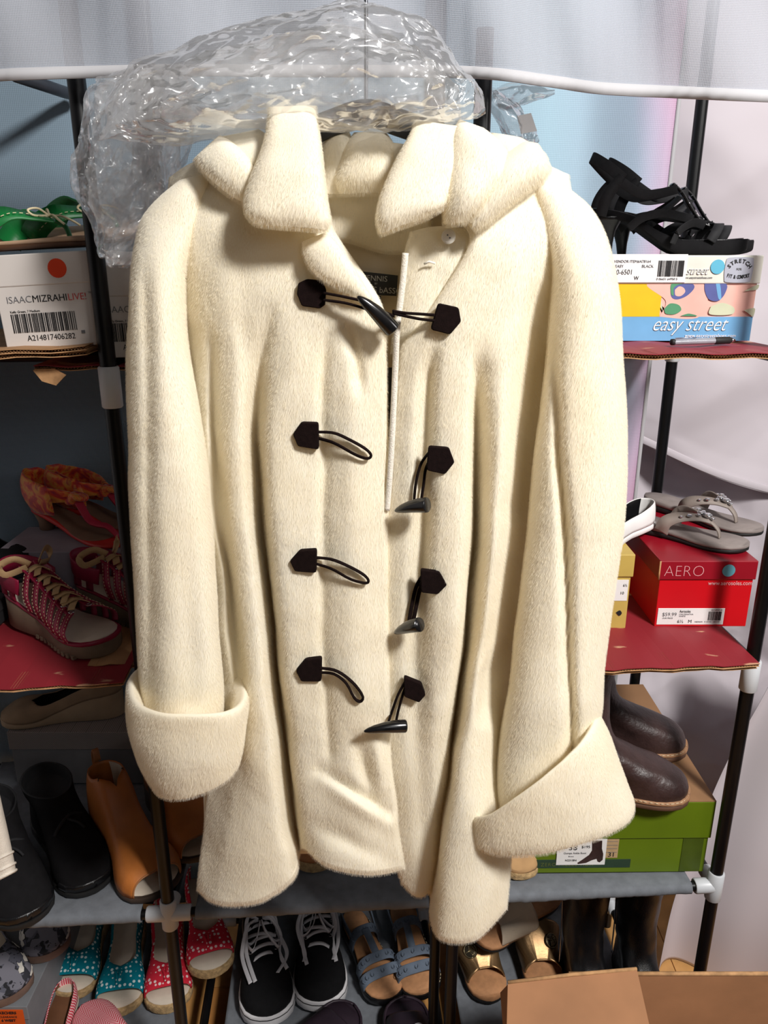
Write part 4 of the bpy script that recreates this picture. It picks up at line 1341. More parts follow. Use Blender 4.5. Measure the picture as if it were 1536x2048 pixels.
# --- cardboard sheets on the two upper levels
CARD1 = Z1 - .009
card_sheet('tan double cardboard sheet under the white shoe box with the orange dot', -0.92, -0.392, -0.022, .41, CARD1 + .006, tilt=.045)
card_sheet('lower tan cardboard sheet below another sheet, left end of the top shelf', -0.92, -0.392, -0.018, .40, CARD1, tilt=.045)
o = card_sheet('torn red printed cardboard sheet behind the left post on the top shelf', -0.475, -0.12, 0.014, .41, CARD1 - .012, top=M_redcard)
mb = MB().prism([(-.178, -.004, .001), (-.150, -.004, .003), (-.135, -.004, -.006), (-.150, -.004, -.020), (-.168, -.004, -.014)], (0, .002, 0), (0, 0, 0))
obj('torn_flap', mb, M_cardedge, o, smooth=False)
card_sheet('red printed cardboard sheet with worn patches under the patterned shoe box and pen', 0.14, 0.583, -0.03, .41, CARD1 + .002, t=.008, top=M_redcard, tilt=-.008)
card_sheet('red printed cardboard sheet under the lace-up maroon sandals', -0.92, -0.392, -0.035, .41, Z2 - .009, top=M_redcard, tilt=.02)
card_sheet('red printed cardboard sheet with tan edges under the bright red shoe box', 0.14, 0.583, -0.045, .41, Z2 - .003, t=.006, top=M_redcard)
card_sheet('tan cardboard sheet under the red sheet that carries the bright red shoe box', 0.14, 0.583, -0.040, .40, Z2 - .009)
o = card_sheet('tan folded cardboard scrap behind the left post, level with the maroon sandals', -0.46, -0.20, 0.02, .3, Z2 - .003)
T1, T2 = CARD1 + .012, Z2 + .003

# --- white boxes, left
def white_box(label, loc, rot):
    o = shoebox('shoe_box', label, loc, .128, .27, .121, .040, M_boxwhite, M_boxwhite, rot, 'white shoe boxes on the upper left', over=.0012)
    y = -.0004
    text(o, 'ISAAC', M_greyink, .012, .060, .0125, y=y, offset=-.00012, sx=.98)
    text(o, 'MIZRAHI', M_ink, .046, .060, .0125, y=y, sx=.95)
    text(o, 'LIVE!', M_redink, .093, .060, .0125, y=y, offset=-.0001, sx=.95)
    text(o, 'TM', M_greyink, .1205, .0675, .003, y=y)
    text(o, 'Kelly Green, 7 Medium', M_ink, .014, .0475, .0042, y=y)
    barcode(o, M_ink, .014, .100, .0215, .046, 5, n=62, y=y - .0002)
    text(o, 'A214817406282', M_ink, .030, .0105, .0105, y=y, sx=.92)
    plate(o, .1035, .0165, .1080, .0205, M_greyink, y=y, name='inspection_mark')
    return o


p = P(20, 703, 1.062)
wb = white_box('white shoe box with an orange-red dot on its lid, left of the post', (p.x, 1.055, T1 + .003), (0, -.055, .03))
sticker(wb, .0865, .101, .0122, M_orange, y=-.0014)
p = P(210, 700, 1.085)
white_box('white shoe box half hidden behind the coat sleeve, right of the post', (p.x, 1.072, T1 + .0005 - .010), (0, -.02, .03))

# --- patterned box, upper right
ES = dict(b=mat('sky_blue_card', (112, 170, 214), .45, var=.03), y=mat('golden_yellow_card', (240, 190, 20), .45, var=.03), p=mat('salmon_pink_card', (240, 186, 172), .45, var=.04),
          s=mat('pale_sage_card', (204, 208, 178), .45, var=.03), g=mat('leaf_green_print', (84, 150, 110), .45, var=.05), n=mat('indigo_print', (92, 100, 160), .45, var=.08),
          lid=mat('ivory_grey_card', (226, 224, 212), .45, var=.03))
W_ES = .272
q = P(1499, 676, 1.22)
es = shoebox('shoe_box', 'shoe box with yellow, salmon and blue print under the black heeled sandals', (q.x - W_ES, 1.22, T1 - .001), W_ES, .165, .126, .041, ES['p'], ES['lid'], (0, 0, 0))
plate(es, 0, 0, W_ES, .0362, ES['b'], y=-.0004, name='blue_band')
plate(es, 0, .0364, .128, .085, ES['y'], y=-.0004, name='yellow_panel')
shape(es, [(.075, .085), (.092, .085), (.112, .080), (.128, .060), (.135, .0364), (.148, .0364), (.132, .045), (.118, .064), (.1, .078)], ES['s'], -.0006)
shape(es, [(.128, .0364), (.19, .0364), (.19, .085), (.105, .085), (.135, .06)], ES['p'], -.0008)
for i_, (pts, c) in enumerate((([(.140, .079), (.150, .086), (.172, .085), (.176, .078), (.166, .067), (.152, .062), (.143, .066)], 'n'),
               ([(.147, .076), (.153, .081), (.160, .079), (.163, .073), (.157, .067), (.149, .068)], 'p'),
               ([(.140, .080), (.142, .085), (.158, .085), (.150, .083), (.145, .078), (.146, .068), (.142, .070)], 'g'),
               ([(.191, .085), (.223, .085), (.224, .071), (.215, .060), (.201, .062), (.193, .074)], 'n'),
               ([(.208, .085), (.214, .085), (.219, .064), (.2145, .064)], 'b'),
               ([(.134, .048), (.142, .056), (.155, .054), (.160, .046), (.150, .040), (.137, .041)], 'g'),
               ([(.205, .052), (.222, .057), (.240, .050), (.238, .040), (.205, .040)], 's'),
               ([(.160, .0375), (.172, .041), (.185, .0375)], 'g'),
               ([(.252, .074), (.272, .084), (.2719, .077), (.262, .075)], 's'), ([(.256, .046), (.2718, .049), (.2718, .037), (.27, .037)], 's'))):
    shape(es, pts, ES[c], -.0011 - i_ * .00018)
# lettering on the blue band, lid label, barcode, badge
M_script = mat('white_print', (240, 240, 240), .5, var=0); M_scriptshadow = mat('slate_print', (70, 86, 110), .5, var=0)
for dx, m, yy in ((.0009, M_scriptshadow, -.0016), (0, M_script, -.0022)):
    text(es, 'easy street', m, .117 + dx, .0155 - dx * .6, .0315, y=yy, shear=.45, sx=.82, offset=-.0003)
text(es, 'www.easystreetshoes.com', M_script, .170, .0055, .0075, y=-.0018, shear=.15, sx=.98)
yl = -.0034
plate(es, -.002, .087, .160, .1275, M_white, y=yl - .0004, name='printed_label')
text(es, 'VENDOR ITEM#A78164', M_greyink, .050, .1155, .0054, y=yl - .0016)
text(es, 'EASY', M_greyink, .052, .1085, .0058, y=yl - .0016); text(es, 'BLACK', M_greyink, .092, .1085, .0058, y=yl - .0016)
text(es, '40-6501', M_ink, .050, .0985, .0105, y=yl - .0016, sx=.85, offset=-.0001); text(es, 'W', M_ink, .082, .0905, .0082, y=yl - .0016, sx=.85)
barcode(es, M_ink, .117, .156, .0955, .1185, 9, n=44, y=yl - .0016)
text(es, '0 06651 64950 5', M_greyink, .116, .0905, .0046, y=yl - .0016, sx=1.02)
for dx, m, yy in ((.0006, M_greyink, yl - .0004), (0, M_script, yl - .0012)):
    text(es, 'street', m, .160 + dx, .0985 - dx * .5, .0185, y=yy, shear=.45, sx=.72, offset=-.0002)
text(es, 'www.easystreetshoes.com', M_greyink, .156, .0925, .0046, y=yl - .0004, shear=.15, sx=.9)
sticker(es, .2065, .1095, .0105, M_cyan, y=yl - .0008)
bd = [(.2185, .119), (.2215, .1225), (.239, .1235), (.2565, .1225), (.2595, .119), (.2605, .105), (.259, .0905), (.256, .0875), (.239, .0865), (.222, .0875), (.219, .091), (.2175, .105)]
shape(es, bd, mat('silver_grey_sticker', (176, 178, 190), .45, var=.02), yl - .0006, 'badge')
for i, ch in enumerate('STRETCH'):
    a = math.radians(58 - i * 19.3)
    text(es, ch, M_ink, .239 - .0150 * math.sin(a) * 1.06, .1005 + .0150 * math.cos(a), .0078, y=yl - .0014, align='CENTER', roll=-a * .8, offset=.00025)
text(es, 'FOR', M_greyink, .239, .1048, .0042, y=yl - .0014, align='CENTER', offset=.0001)
for i, ch in enumerate('FIT & COMFORT'):
    u = (i - 6) / 6.0
    text(es, ch, M_ink, .239 + u * .0160, .0925 + .0022 * u * u, .0072, y=yl - .0014, align='CENTER', sx=.62, roll=-.16 * u, offset=.00025)

# --- red box
q = P(1308, 1253, 1.192)
rb = shoebox('shoe_box', 'bright red shoe box with a dark red lid under the jewelled sandals', (q.x, 1.192, T2), .157, .29, .122, .034, M_redbox, M_redlid)
text(rb, 'AERO', mat('pale_pink_print', (236, 176, 178), .5, var=0), .004, .0945, .0285, y=-.0034, offset=-.00085, sx=.93)
sticker(rb, .112, .105, .0108, mat('teal_blue_sticker', (96, 160, 176), .55, var=.02), y=-.0036)
text(rb, 'www.aerosoles.com', mat('pale_pink_print', (236, 176, 178), .5), .082, .0775, .0105, y=-.0006, sx=.86)
pl = obj('price_label', MB().box(.0035, -.0007, .004, .117, .0003, .0345), M_white, rb, smooth=False, bevel=.0003)
text(rb, '$59.99', M_greyink, .011, .0200, .0095, y=-.0010, sx=.95); text(rb, 'OUR PRICE', M_greyink, .012, .0150, .0036, y=-.0010)
text(rb, 'Aerosoles', M_ink, .040, .0265, .0075, y=-.0010, sx=.62); text(rb, 'CHLOEANTHA', M_greyink, .040, .0222, .0036, y=-.0010); text(rb, 'WHITE', M_greyink, .040, .0185, .0036, y=-.0010)
text(rb, '6\u00bd   M', M_ink, .038, .0072, .0085, y=-.0010); text(rb, 'MEDIUM', M_greyink, .068, .0080, .0036, y=-.0010)
text(rb, '0214943-0', M_greyink, .094, .0300, .0042, y=-.0010); barcode(rb, M_ink, .084 + .006, .112, .012, .0285, 17, n=26, y=-.0010); text(rb, '4 16442 16015 0', M_greyink, .0845, .0082, .0038, y=-.0010)
scuff = [(-.0032, .05, .100), (-.0032, .02, .115), (-.0032, .06, .112)]
obj('worn_corner', MB().tube([(-.003, -.003, .0885), (-.0032, -.003, .10), (-.003, -.0028, .1215)], .0014, 6), M_cardedge, rb)

# --- ochre box
q = P(1250, 1262, 1.185)
yb = shoebox('shoe_box', 'ochre yellow shoe box peeking out beside the coat, left of the bright red box', (q.x - .150, 1.185, T2), .150, .27, .136, .040, M_yellow, M_yellow)
plate(yb, .092, .052, .147, .090, M_white, y=-.0004); text(yb, '6\u00bd', M_ink, .138, .078, .007, y=-.0014, sx=.8); text(yb, '10', M_ink, .134, .064, .007, y=-.0014)
shape(yb, [(.131, .030), (.137, .034), (.141, .029), (.137, .024)], M_ink, -.0008, 'printed_dot')

# --- green boot box
q = P(1405, 1738, 1.129); q0 = P(1064, 1747, 1.129)
wg = q.x - q0.x
gb = shoebox('shoe_box', 'long green boot box with a brown lid top under the dark brown boots', (q0.x, 1.122, Z3 + .002), wg, .385, .155, .078, M_greenbox, M_greenbox, (0, 0, .012))
obj('lid_top', MB().box(-.0025, -.0025, .1548, wg + .0025, .387, .1562), M_kraft, gb, smooth=False)
obj('shade_stripe', MB().box(wg - .045, -.0009, .002, wg - .008, .0005, .076), mat('shaded_green_card', (70, 86, 18), .5), gb, smooth=False)  # shadow stripe on the box front, put into the colour as darker green
plate(gb, 0, .012, .175, .030, mat('dark_teal_print', (44, 66, 48), .5), y=-.0004, name='printed_band')
text(gb, 'ZERO MILLES VIDA', mat('dull_green_print', (90, 100, 50), .5), .012, .0165, .0105, y=-.0014, space=1.1)
lbw = obj('kraft_label', MB().box(.095, -.0012, .034, .150, .0002, .0745), mat('kraft_paper_label', (186, 156, 116), .7), gb, smooth=False)
text(gb, '31', M_ink, .132, .037, .0135, y=-.0016)
mbl = MB()
for k in range(4): mbl.box(.128, -.0016, .046 + k * .008, .148, -.0011, .0466 + k * .008)
obj('ruled_line', mbl, M_greyink, gb, smooth=False)
wl = obj('printed_label', MB().box(.040, -.0024, .020, .128, -.0012, .0765), M_white, gb, smooth=False)
text(gb, '38', M_ink, .060, .0535, .0160, y=-.0028, offset=.0002); text(gb, '$195', M_ink, .083, .0575, .0078, y=-.0028)
text(gb, 'Gumps Ankle Boot', M_greyink, .052, .0445, .0058, y=-.0028, sx=.9); text(gb, 'Brown', M_greyink, .061, .0380, .0036, y=-.0028); text(gb, 'N231BN', M_ink, .0555, .0285, .0058, y=-.0028)
plate(gb, .055, .070, .062, .0765, M_greenbox, y=-.0022, name='printed_logo')
text(gb, 'NAOT FOOT', M_greyink, .063, .0735, .003, y=-.0028); text(gb, 'WEAR', M_greyink, .063, .0700, .003, y=-.0028)
obj('printed_picture', MB().prism([(x, -.0024, z) for x, z in [(.101, .0735), (.119, .0735), (.120, .056), (.1235, .044), (.1235, .031), (.1185, .0255), (.1145, .0275), (.1125, .0335), (.104, .0305), (.094, .0245), (.080, .0222), (.078, .0245), (.085, .030), (.098, .042), (.1025, .052)]], (0, .0002, 0), (0, -.0004, 0)), M_dkbrown, gb, smooth=False)

# --- boxes on the left
q = P(20, 1195, 1.30)
lvb = shoebox('shoe_box', 'mauve grey shoe box with a cyan dot and dark finger hole, under the scarf sandals', (q.x, 1.285, T2), .225, .13, .102, .098, M_lav, M_lav)
sticker(lvb, .018, .089, .0105, M_cyan, y=-.0036)
obj('finger_hole', MB().prism([(.031, -.0034, .1005), (.056, -.0034, .1005), (.0555, -.0034, .090), (.046, -.0034, .0845), (.037, -.0034, .088), (.033, -.0034, .094)], (0, .0004, 0), (0, -.0004, 0)), M_ink, lvb, smooth=False)
plate(lvb, .092, .012, .122, .038, mat('dim_grey_label', (150, 150, 150), .7), y=-.0036); barcode(lvb, M_ink, .095, .118, .014, .022, 3, n=20, y=-.0046)

hbx = shoebox('shoe_box', 'grey shoe box with a herringbone patterned lid edge under the beige shoe, lower left', (-.78, 1.375, Z3 + .001), .40, .085, .128, .042, M_greybox, herring_mat('grey_herringbone_card', (112, 104, 100), (146, 138, 134), zig=62, fr=800))
M_cat = mat('grey_box_card', (128, 130, 134), .7, var=.04)
q = PZ(52, 2011, .21)
ctb = shoebox('shoe_box', 'grey shoe box with an orange clearance label, bottom left under the cat print shoes', (q.x - .21, q.y, Z4 + .001), .21, .28, .119, .035, M_cat, M_cat)
plate(ctb, .150, .070, .204, .112, mat('orange_label', (232, 92, 14), .6, var=.02), y=-.0036)
text(ctb, 'SKECHERS', M_ink, .153, .1015, .0092, y=-.0046, sx=.88, offset=.0003); text(ctb, 'CLEARANCE', M_ink, .155, .0915, .0070, y=-.0046, sx=.9); text(ctb, '6 WEST', M_ink, .158, .0815, .0085, y=-.0046, offset=.0003)
# ------------------------------------------------------------------ the shoes
flat = lambda z: (lambda t: z)


def heeled_sandal(label, loc, rz):
    o = thing('heeled_sandal', label, 'shoe', loc, rz, 'pair of black heeled sandals')
    L, W = .240, .076
    zt = fn([(0, .068), (.12, .064), (.25, .056), (.4, .036), (.55, .0225), (.7, .0215), (.85, .0215), (1, .024)])
    zb = fn([(0, .056), (.12, .053), (.25, .043), (.4, .020), (.52, .003), (.62, .0), (.85, .0005), (1, .008)])
    obj('sole', slab(L, W, zb, zt), M_blk_suede, o, angle=50)
    obj('insole', slab(L * .97, W * .9, lambda t: zt(t) - .001, lambda t: zt(t) + .0012), M_blk_leather, o)
    K = [(.056, .030), (.050, .022), (.036, .0135), (.018, .0092), (.003, .0075), (.0, .0070)]
    obj('heel', MB().loft([[Vector((.022 + (.056 - z) * .10 + r * math.cos(a), r * .9 * math.sin(a), z)) for a in [2 * math.pi * k / 16 for k in range(16)]] for z, r in K]), M_blk_leather, o)
    # upright heel straps, slingback, ankle band, vamp straps
    st = lambda pts, w, th=.0014, wd=None, m=M_blk_cloth, nm='strap': obj(nm, MB().ribbon(crv(pts, 26), wd or Vector((0, 0, 1)), w, th), m, o)
    for s in (-1, 1):
        st([(.008, s * .025, .056), (.012, s * .030, .078), (.022, s * .031, .096), (.036, s * .031, .110)], .017, wd=Vector((1, 0, -.5)))
        st([(.034, s * .031, .104), (.064, s * .032, .087), (.092, s * .027, .088), (.122, s * .011, .095)], .0135)
        st([(.050, s * .033, .038), (.068, s * .037, .053), (.098, s * .033, .060), (.128, s * .019, .056), (.152, s * .008, .052)], .0125)
        st([(.116, s * .039, .016), (.124, s * .041, .034), (.146, s * .031, .046), (.170, s * .010, .043)], .013, wd=Vector((.6, 0, 1)))
        st([(.172, s * .040, .020), (.180, s * .036, .034), (.188, s * .020, .044), (.192, 0, .046)], .0145, wd=Vector((1, 0, 0)))
        st([(.092, s * .031, .056), (.110, s * .025, .070), (.128, s * .012, .084)], .011, wd=Vector((1, 0, .3)))
    st([(.036, .031, .108), (.016, .025, .124), (-.003, .010, .138), (-.008, 0, .141), (-.003, -.010, .138), (.016, -.025, .124), (.036, -.031, .108)], .0155, wd=Vector((.4, 0, 1)))
    # decorated T bar
    bar = obj('vamp_bar', MB().ribbon(crv([(.116, 0, .103), (.132, 0, .090), (.150, 0, .066), (.166, 0, .048), (.178, 0, .042)], 24), Vector((0, 1, 0)), [.020 - .004 * math.sin(math.pi * k / 23) for k in range(24)], .0034), M_blk_leather, o)
    mb = MB()
    for k in range(6):
        for s in (-1, 1):
            q = Vector(cr([(.119, s * .008, .103), (.150, s * .007, .0685), (.176, s * .008, .0450)], 6)[k]); mb.ball(q, .0014, n=6, m=4)
    obj('bead', mb, M_chrome, bar)
    return o


zb_ = 1.0
heeled_sandal('black heeled open-toe sandal, the nearer of the pair on the patterned box', (P(1496, 492, 1.275).x - .245, 1.285, T1 + .1255), -.07)
heeled_sandal('black heeled open-toe sandal, the farther of the pair on the patterned box', (P(1510, 492, 1.34).x - .243, 1.350, T1 + .1255), -.02)

# pen
a, b = P(1342, 681, 1.135), P(1474, 663, 1.165)
a.z = b.z = T1 + .0055
d = (b - a)
pn = thing('ballpoint_pen', 'clear and black ballpoint pen lying on the red cardboard before the patterned box', 'pen', a)
f = lambda t: a + d * t
obj('barrel', MB().tube([f(.04), f(.1), f(.68)], .0046, 14), mat('smoky_clear_plastic', (150, 152, 160), .12, var=.1, spec=.8), pn, world=True, angle=40)
obj('grip', MB().tube([f(.66), f(.68), f(.9), f(.92)], [.0046, .0053, .0052, .0042], 14), M_blk_rubber, pn, world=True)
obj('tip', MB().tube([f(.92), f(.96), f(.995), f(1)], [.0042, .0028, .001, .0006], 12), M_chrome, pn, world=True)
obj('end_plug', MB().tube([f(0), f(.01), f(.05), f(.06)], [.003, .0046, .0046, .004], 14), M_blk_rubber, pn, world=True)
obj('clip', MB().ribbon([f(.06) + Vector((0, -.002, .0055)), f(.3) + Vector((0, -.002, .0062)), f(.36) + Vector((0, -.002, .0054))], Vector((0, 1, 0)), .003, .0008), M_chrome, pn, world=True)


def thong_sandal(label, heel, toe, z):
    L, W = .245, .082
    o = base_thing('thong_sandal', label, 'shoe', heel, toe, z, L, 'pair of jewelled taupe sandals')
    zb = fn([(0, .0), (.3, .0), (.5, .0), (.8, .0), (1, .004)])
    zt = fn([(0, .024), (.2, .023), (.45, .018), (.7, .013), (1, .015)])
    obj('outsole', slab(L, W * .99, zb, lambda t: zb(t) + (zt(t) - zb(t)) * .55), M_blk_rubber, o, angle=50)
    obj('footbed', slab(L, W, lambda t: zb(t) + (zt(t) - zb(t)) * .5, zt), M_taupe, o, angle=60)
    tp = (.196, 0, .014)
    obj('toe_post', MB().ribbon(crv([tp, (.193, 0, .026), (.184, 0, .036), (.172, 0, .043)], 16), Vector((0, 1, 0)), [.008 + .006 * k / 15 for k in range(16)], .003), M_taupe2, o)
    for s in (-1, 1):
        st = obj('strap', MB().ribbon(crv([(.105, s * .031, .014), (.112, s * .036, .034), (.130, s * .030, .045), (.155, s * .015, .047), (.178, s * .002, .041)], 24), Vector((.75, s * .1, -.3)), [.026 - .012 * k / 23 for k in range(24)], .003), M_taupe2, o)
        for (x, y, zz, r) in ((.136, .030, .048, .0034), (.148, .0235, .0505, .0050), (.160, .0125, .0515, .0042)):
            g = MB(); c = Vector((x, s * y, zz))
            g.loft([[c + Vector((r * q * math.cos(a), r * q * math.sin(a), h)) for a in [2 * math.pi * k / 8 for k in range(8)]] for q, h in ((.8, -.001), (1, .0006), (.7, r * .55), (.2, r * .65))])
            gm = obj('crystal', g, M_crystal, st, smooth=False)
    for (x, y, zz, r) in ((.171, .0, .0505, .0072), (.159, .0, .0525, .0048), (.180, .0, .046, .0032)):
        g = MB(); c = Vector((x, y, zz))
        g.loft([[c + Vector((r * q * math.cos(a), r * q * math.sin(a), h)) for a in [2 * math.pi * k / 10 for k in range(10)]] for q, h in ((.8, -.002), (1, .0006), (.7, r * .5), (.25, r * .6))])
        obj('crystal', g, M_crystal, o, smooth=False)
        obj('setting', MB().tube([c + Vector((r * 1.06 * math.cos(a), r * 1.06 * math.sin(a), .0004)) for a in [2 * math.pi * k / 14 for k in range(15)]], .0011, 6), M_chrome, o)
    return o


zr_ = T2 + .122
thong_sandal('taupe thong sandal with crystal jewels, in front on the red box', (1248, 1050), (1496, 1104), zr_ + .0005)
thong_sandal('taupe thong sandal with crystal jewels, behind its mate on the red box', (1250, 996), (1521, 1074), zr_ + .0005)

# white shoe on the ochre box
def flat_shoe(name, label, heel, toe, z, L, W, m, m_in, m_sole, group=None, h=.05, zs=.012, topen=.72, peep=None, heelh=None, wedge=0.0, rub=None, tip=(0, 0), band=None, nm_sole='sole', toe_m=None):
    """low shoe: sole, upper, insole; wedge>0 raises the heel; peep opens the toe"""
    o = base_thing(name, label, 'shoe', heel, toe, z, L, group, tip)
    zt = fn([(0, zs + wedge), (.15, zs + wedge * .96), (.3, zs + wedge * .8), (.5, zs + wedge * .36), (.66, zs + wedge * .05), (.8, zs), (1, zs + .004)])
    zb = flat(0.0) if wedge else fn([(0, 0), (.5, 0), (.85, 0), (1, .004)])
    obj(nm_sole, slab(L, W, zb, zt, grow=.0015), m_sole, o, angle=55)
    obj('insole', slab(L * .985, W * .95, lambda t: zt(t) - .001, lambda t: zt(t) + .0015), m_in, o)
    hf = fn([(0, h * .98), (.1, h * .94), (.3, h * .74), (.5, h * .66), (topen, h * .70), (min(.93, topen + .14), h * .58), (1, h * .10)])
    cov = lambda t: (.56 if t < topen - .16 else (.56 + .44 * min(1, max(0, (t - topen + .16) / .16)) ** 2.2))
    t1 = peep or 1.0
    u = weld(obj('upper', shell(L, W, zt, hf, cov, 0.0, t1, grow=.001), m, o))
    s = u.modifiers.new('thickness', 'SOLIDIFY'); s.thickness = .0018; s.offset = -1
    lin_ = weld(obj('lining', shell(L, W, zt, lambda t: hf(t) * .985, lambda t: cov(t) * .985, 0.004, min(t1, .985) - .004, grow=-.0016), m_in, o))
    if rub:
        obj('toe_band', slab(L, W, flat(.001), lambda t: zs + .006, grow=.0025), rub, o)
    return o, zt, hf


sh, _, _ = flat_shoe('flat_shoe', 'white and black flat shoe on the ochre box, its heel showing past the coat', (1258, 1062), (1150, 1110), T2 + .1365, .235, .078, M_white, M_blk_leather, M_white, h=.045)


def chelsea(label, loc, rz, seed):
    o = thing('ankle_boot', label, 'boot', loc, rz, 'pair of dark brown boots'); L, W = .275, .094
    obj('welt', slab(L, W, flat(.014), flat(.022), grow=.004), M_welt, o, angle=50)
    obj('outsole', slab(L, W, lambda t: .0 if t < .3 else min(.008, (t - .3) * .1) if t < .45 else .004, flat(.015), grow=.003), mat('brown_rubber_sole', (96, 66, 48), .7), o, angle=50)
    st = [(t * L, s * (HW(t, W) + .0042), .0215) for s in (-1,) for t in stations(30)]
    stitch(o, st, M_stitchc, .0006, .004, .0025, 'welt_stitching')
    prof = [(.020, 0, L, 1.0, 0), (.034, -.002, L * .995, 1.02, 0), (.050, -.002, L * .955, .98, .05), (.064, 0, L * .86, .93, .15), (.078, .002, L * .74, .88, .3), (.094, .004, L * .62, .84, .5), (.115, .004, L * .52, .82, .8), (.15, .002, L * .47, .84, 1), (.2, 0, L * .455, .88, 1), (.27, -.002, L * .47, .93, 1)]
    boot(o, L, W, prof, M_dkbrown, M_blk_suede, seed, crease=.0034)
    # elastic gore and seam
    for s in (-1, 1):
        obj('gore', MB().ribbon(crv([(.066, s * .036, .09), (.064, s * .040, .14), (.062, s * .0425, .2), (.062, s * .0445, .255)], 14), Vector((1, 0, 0)), [.016 + .022 * k / 13 for k in range(14)], .002), M_blk_cloth, o)
        obj('seam', MB().tube(crv([(.098, s * .041, .022), (.108, s * .040, .06), (.100, s * .037, .09), (.092, s * .038, .14), (.092, s * .041, .2), (.094, s * .043, .262)], 26), .0013, 6), M_welt, o)
    obj('pull_tab', MB().ribbon(crv([(-.002, 0, .24), (-.006, 0, .27), (-.004, 0, .29), (.004, 0, .275)], 12), Vector((0, 1, 0)), .014, .0015), M_blk_cloth, o)
    return o


zg = Z3 + .002 + .1562
tp = PZ(1372, 1594, zg); chelsea('dark brown leather ankle boot nearest the front edge of the green box', (tp.x - .275 * math.cos(.10), tp.y + .275 * math.sin(.10), zg), -.10, 1)
tp = PZ(1367, 1500, zg); chelsea('dark brown leather ankle boot standing farther back on the green box', (tp.x - .275 * math.cos(.06), tp.y + .275 * math.sin(.06), zg), -.06, 4)


def tall_boot(label, x, y, rz, seed):
    o = thing('tall_boot', label, 'boot', (x, y, Z4 - .006), rz, 'pair of tall black boots'); L, W = .26, .096
    obj('outsole', slab(L, W, flat(0.0), flat(.012), grow=.002), M_blk_rubber, o, angle=50)
    prof = [(.011, 0, L, 1, 0), (.03, -.002, L * .99, 1.0, 0), (.05, 0, L * .92, .95, .1), (.07, .004, L * .78, .9, .3), (.1, .008, L * .58, .85, .7), (.15, .008, L * .44, .86, 1), (.25, .0, L * .44, .98, 1), (.34, -.006, L * .46, 1.06, 1), (.40, -.006, L * .47, 1.08, 1)]
    boot(o, L, W, prof, M_blk_leather, M_blk_suede, seed, crease=.004)
    obj('zip', MB().ribbon(crv([(.05, -.042, .05), (.05, -.043, .15), (.05, -.049, .27), (.05, -.053, .39)], 20), Vector((1, 0, 0)), .006, .0015), M_chrome, o)
    return o


q = PZ(1160, 1925, Z4); tall_boot('tall black leather boot, left one behind the cardboard carton', q.x - .022, 1.36, -1.5, 3)
q = PZ(1250, 1925, Z4); tall_boot('tall black leather boot with a shiny zip edge, right one behind the cardboard carton', q.x + .006, 1.385, -1.62, 6)


def slide(label, heel, toe, z, m_strap, group, medallion=True, L=.25, W=.09, strap_t=(.52, .80), tip=(0, 0), side=-1):
    o = base_thing('slide_sandal', label, 'shoe', heel, toe, z, L, group, tip)
    zt = fn([(0, .034), (.2, .031), (.45, .028), (.7, .022), (1, .026)])
    obj('outsole', slab(L, W, fn([(0, 0), (.7, 0), (1, .006)]), lambda t: zt(t) * .55), M_blk_rubber, o, angle=50)
    obj('footbed', slab(L, W, lambda t: zt(t) * .5, zt), M_cork, o, angle=60)
    tm = sum(strap_t) / 2
    obj('strap', arch(tm, tm, W, L, .014, .050, (strap_t[1] - strap_t[0]) * L * 1.2, .0035, lean=-.008, n=26, slope=.8), m_strap, o)
    for sg in (-1, 1):
        e = Vector((1, 0, -.8)).normalized() * sg * (strap_t[1] - strap_t[0]) * L * .59
        obj('strap_edge', MB().tube([Vector((tm * L - .008 * math.sin(f_), math.copysign(abs(math.cos(f_)) ** .62, math.cos(f_)) * (HW(tm, W) + .0035), .014 + .051 * math.sin(f_) ** .8)) + e for f_ in [math.pi * (.12 + .76 * k / 25) for k in range(26)]], .0014, 6), m_strap, o)
    if medallion:
        # round medallion with a branching tree
        a = math.radians(62); cy = side * .58 * (HW(tm, W)); nrm = Vector((.56, .40 * side, .72)).normalized(); c = Vector((tm * L - .006, cy, .014 + .05 * .925)) + nrm * .0026
        e1 = Vector((1, 0, 0)) - nrm * nrm.x; e1.normalize(); e2 = nrm.cross(e1)
        md = obj('medallion', MB().tube([c - nrm * .003, c + nrm * .0025, c + nrm * .0032], [.0155, .0155, .0145], 24), mat('dark_bronze_metal', (84, 78, 66), .4, metal=.8), o)
        mb = MB(); up = nrm * .0042
        mb.tube([c + up - e2 * .0135, c + up], .0013, 6)
        for q in range(7):
            an = math.radians(-75 + q * 25); k = c + up - e2 * (.004 * abs(q - 3) / 3); en = c + up + (e1 * math.sin(an) + e2 * math.cos(an)) * .0125
            mb.tube([k, k.lerp(en, .6) + e1 * .0008, en], .0007, 5)
            for s in (-1, 1): mb.tube([k.lerp(en, .6), k.lerp(en, .6) + (en - k) * .35 + (e1 * math.cos(an) - e2 * math.sin(an)) * s * .0032], .0006, 5)
        mb.tube([c + up * .9 + (e1 * math.cos(an) + e2 * math.sin(an)) * .0142 for an in [2 * math.pi * k / 20 for k in range(21)]], .0008, 5)
        obj('tree_emblem', mb, mat('pale_bronze_metal', (170, 156, 122), .35, metal=.8), md)
    return o


slide('bronze metallic strap slide sandal with a tree medallion, below the coat hem', (925, 1840), (985, 2012), Z4 + .001, M_gold, 'pair of bronze slides')
slide('bronze metallic strap slide sandal with a tree medallion, beside the cardboard carton', (1050, 1826), (1096, 1996), Z4 + .004, M_gold, 'pair of bronze slides', side=1)
slide('cream strap slide sandal with a round medallion, behind the bronze slides', (1035, 1835), (945, 1885), Z4 + .10, mat('cream_leather', (206, 190, 168), .6, var=.05), None, tip=(-.3, .0))


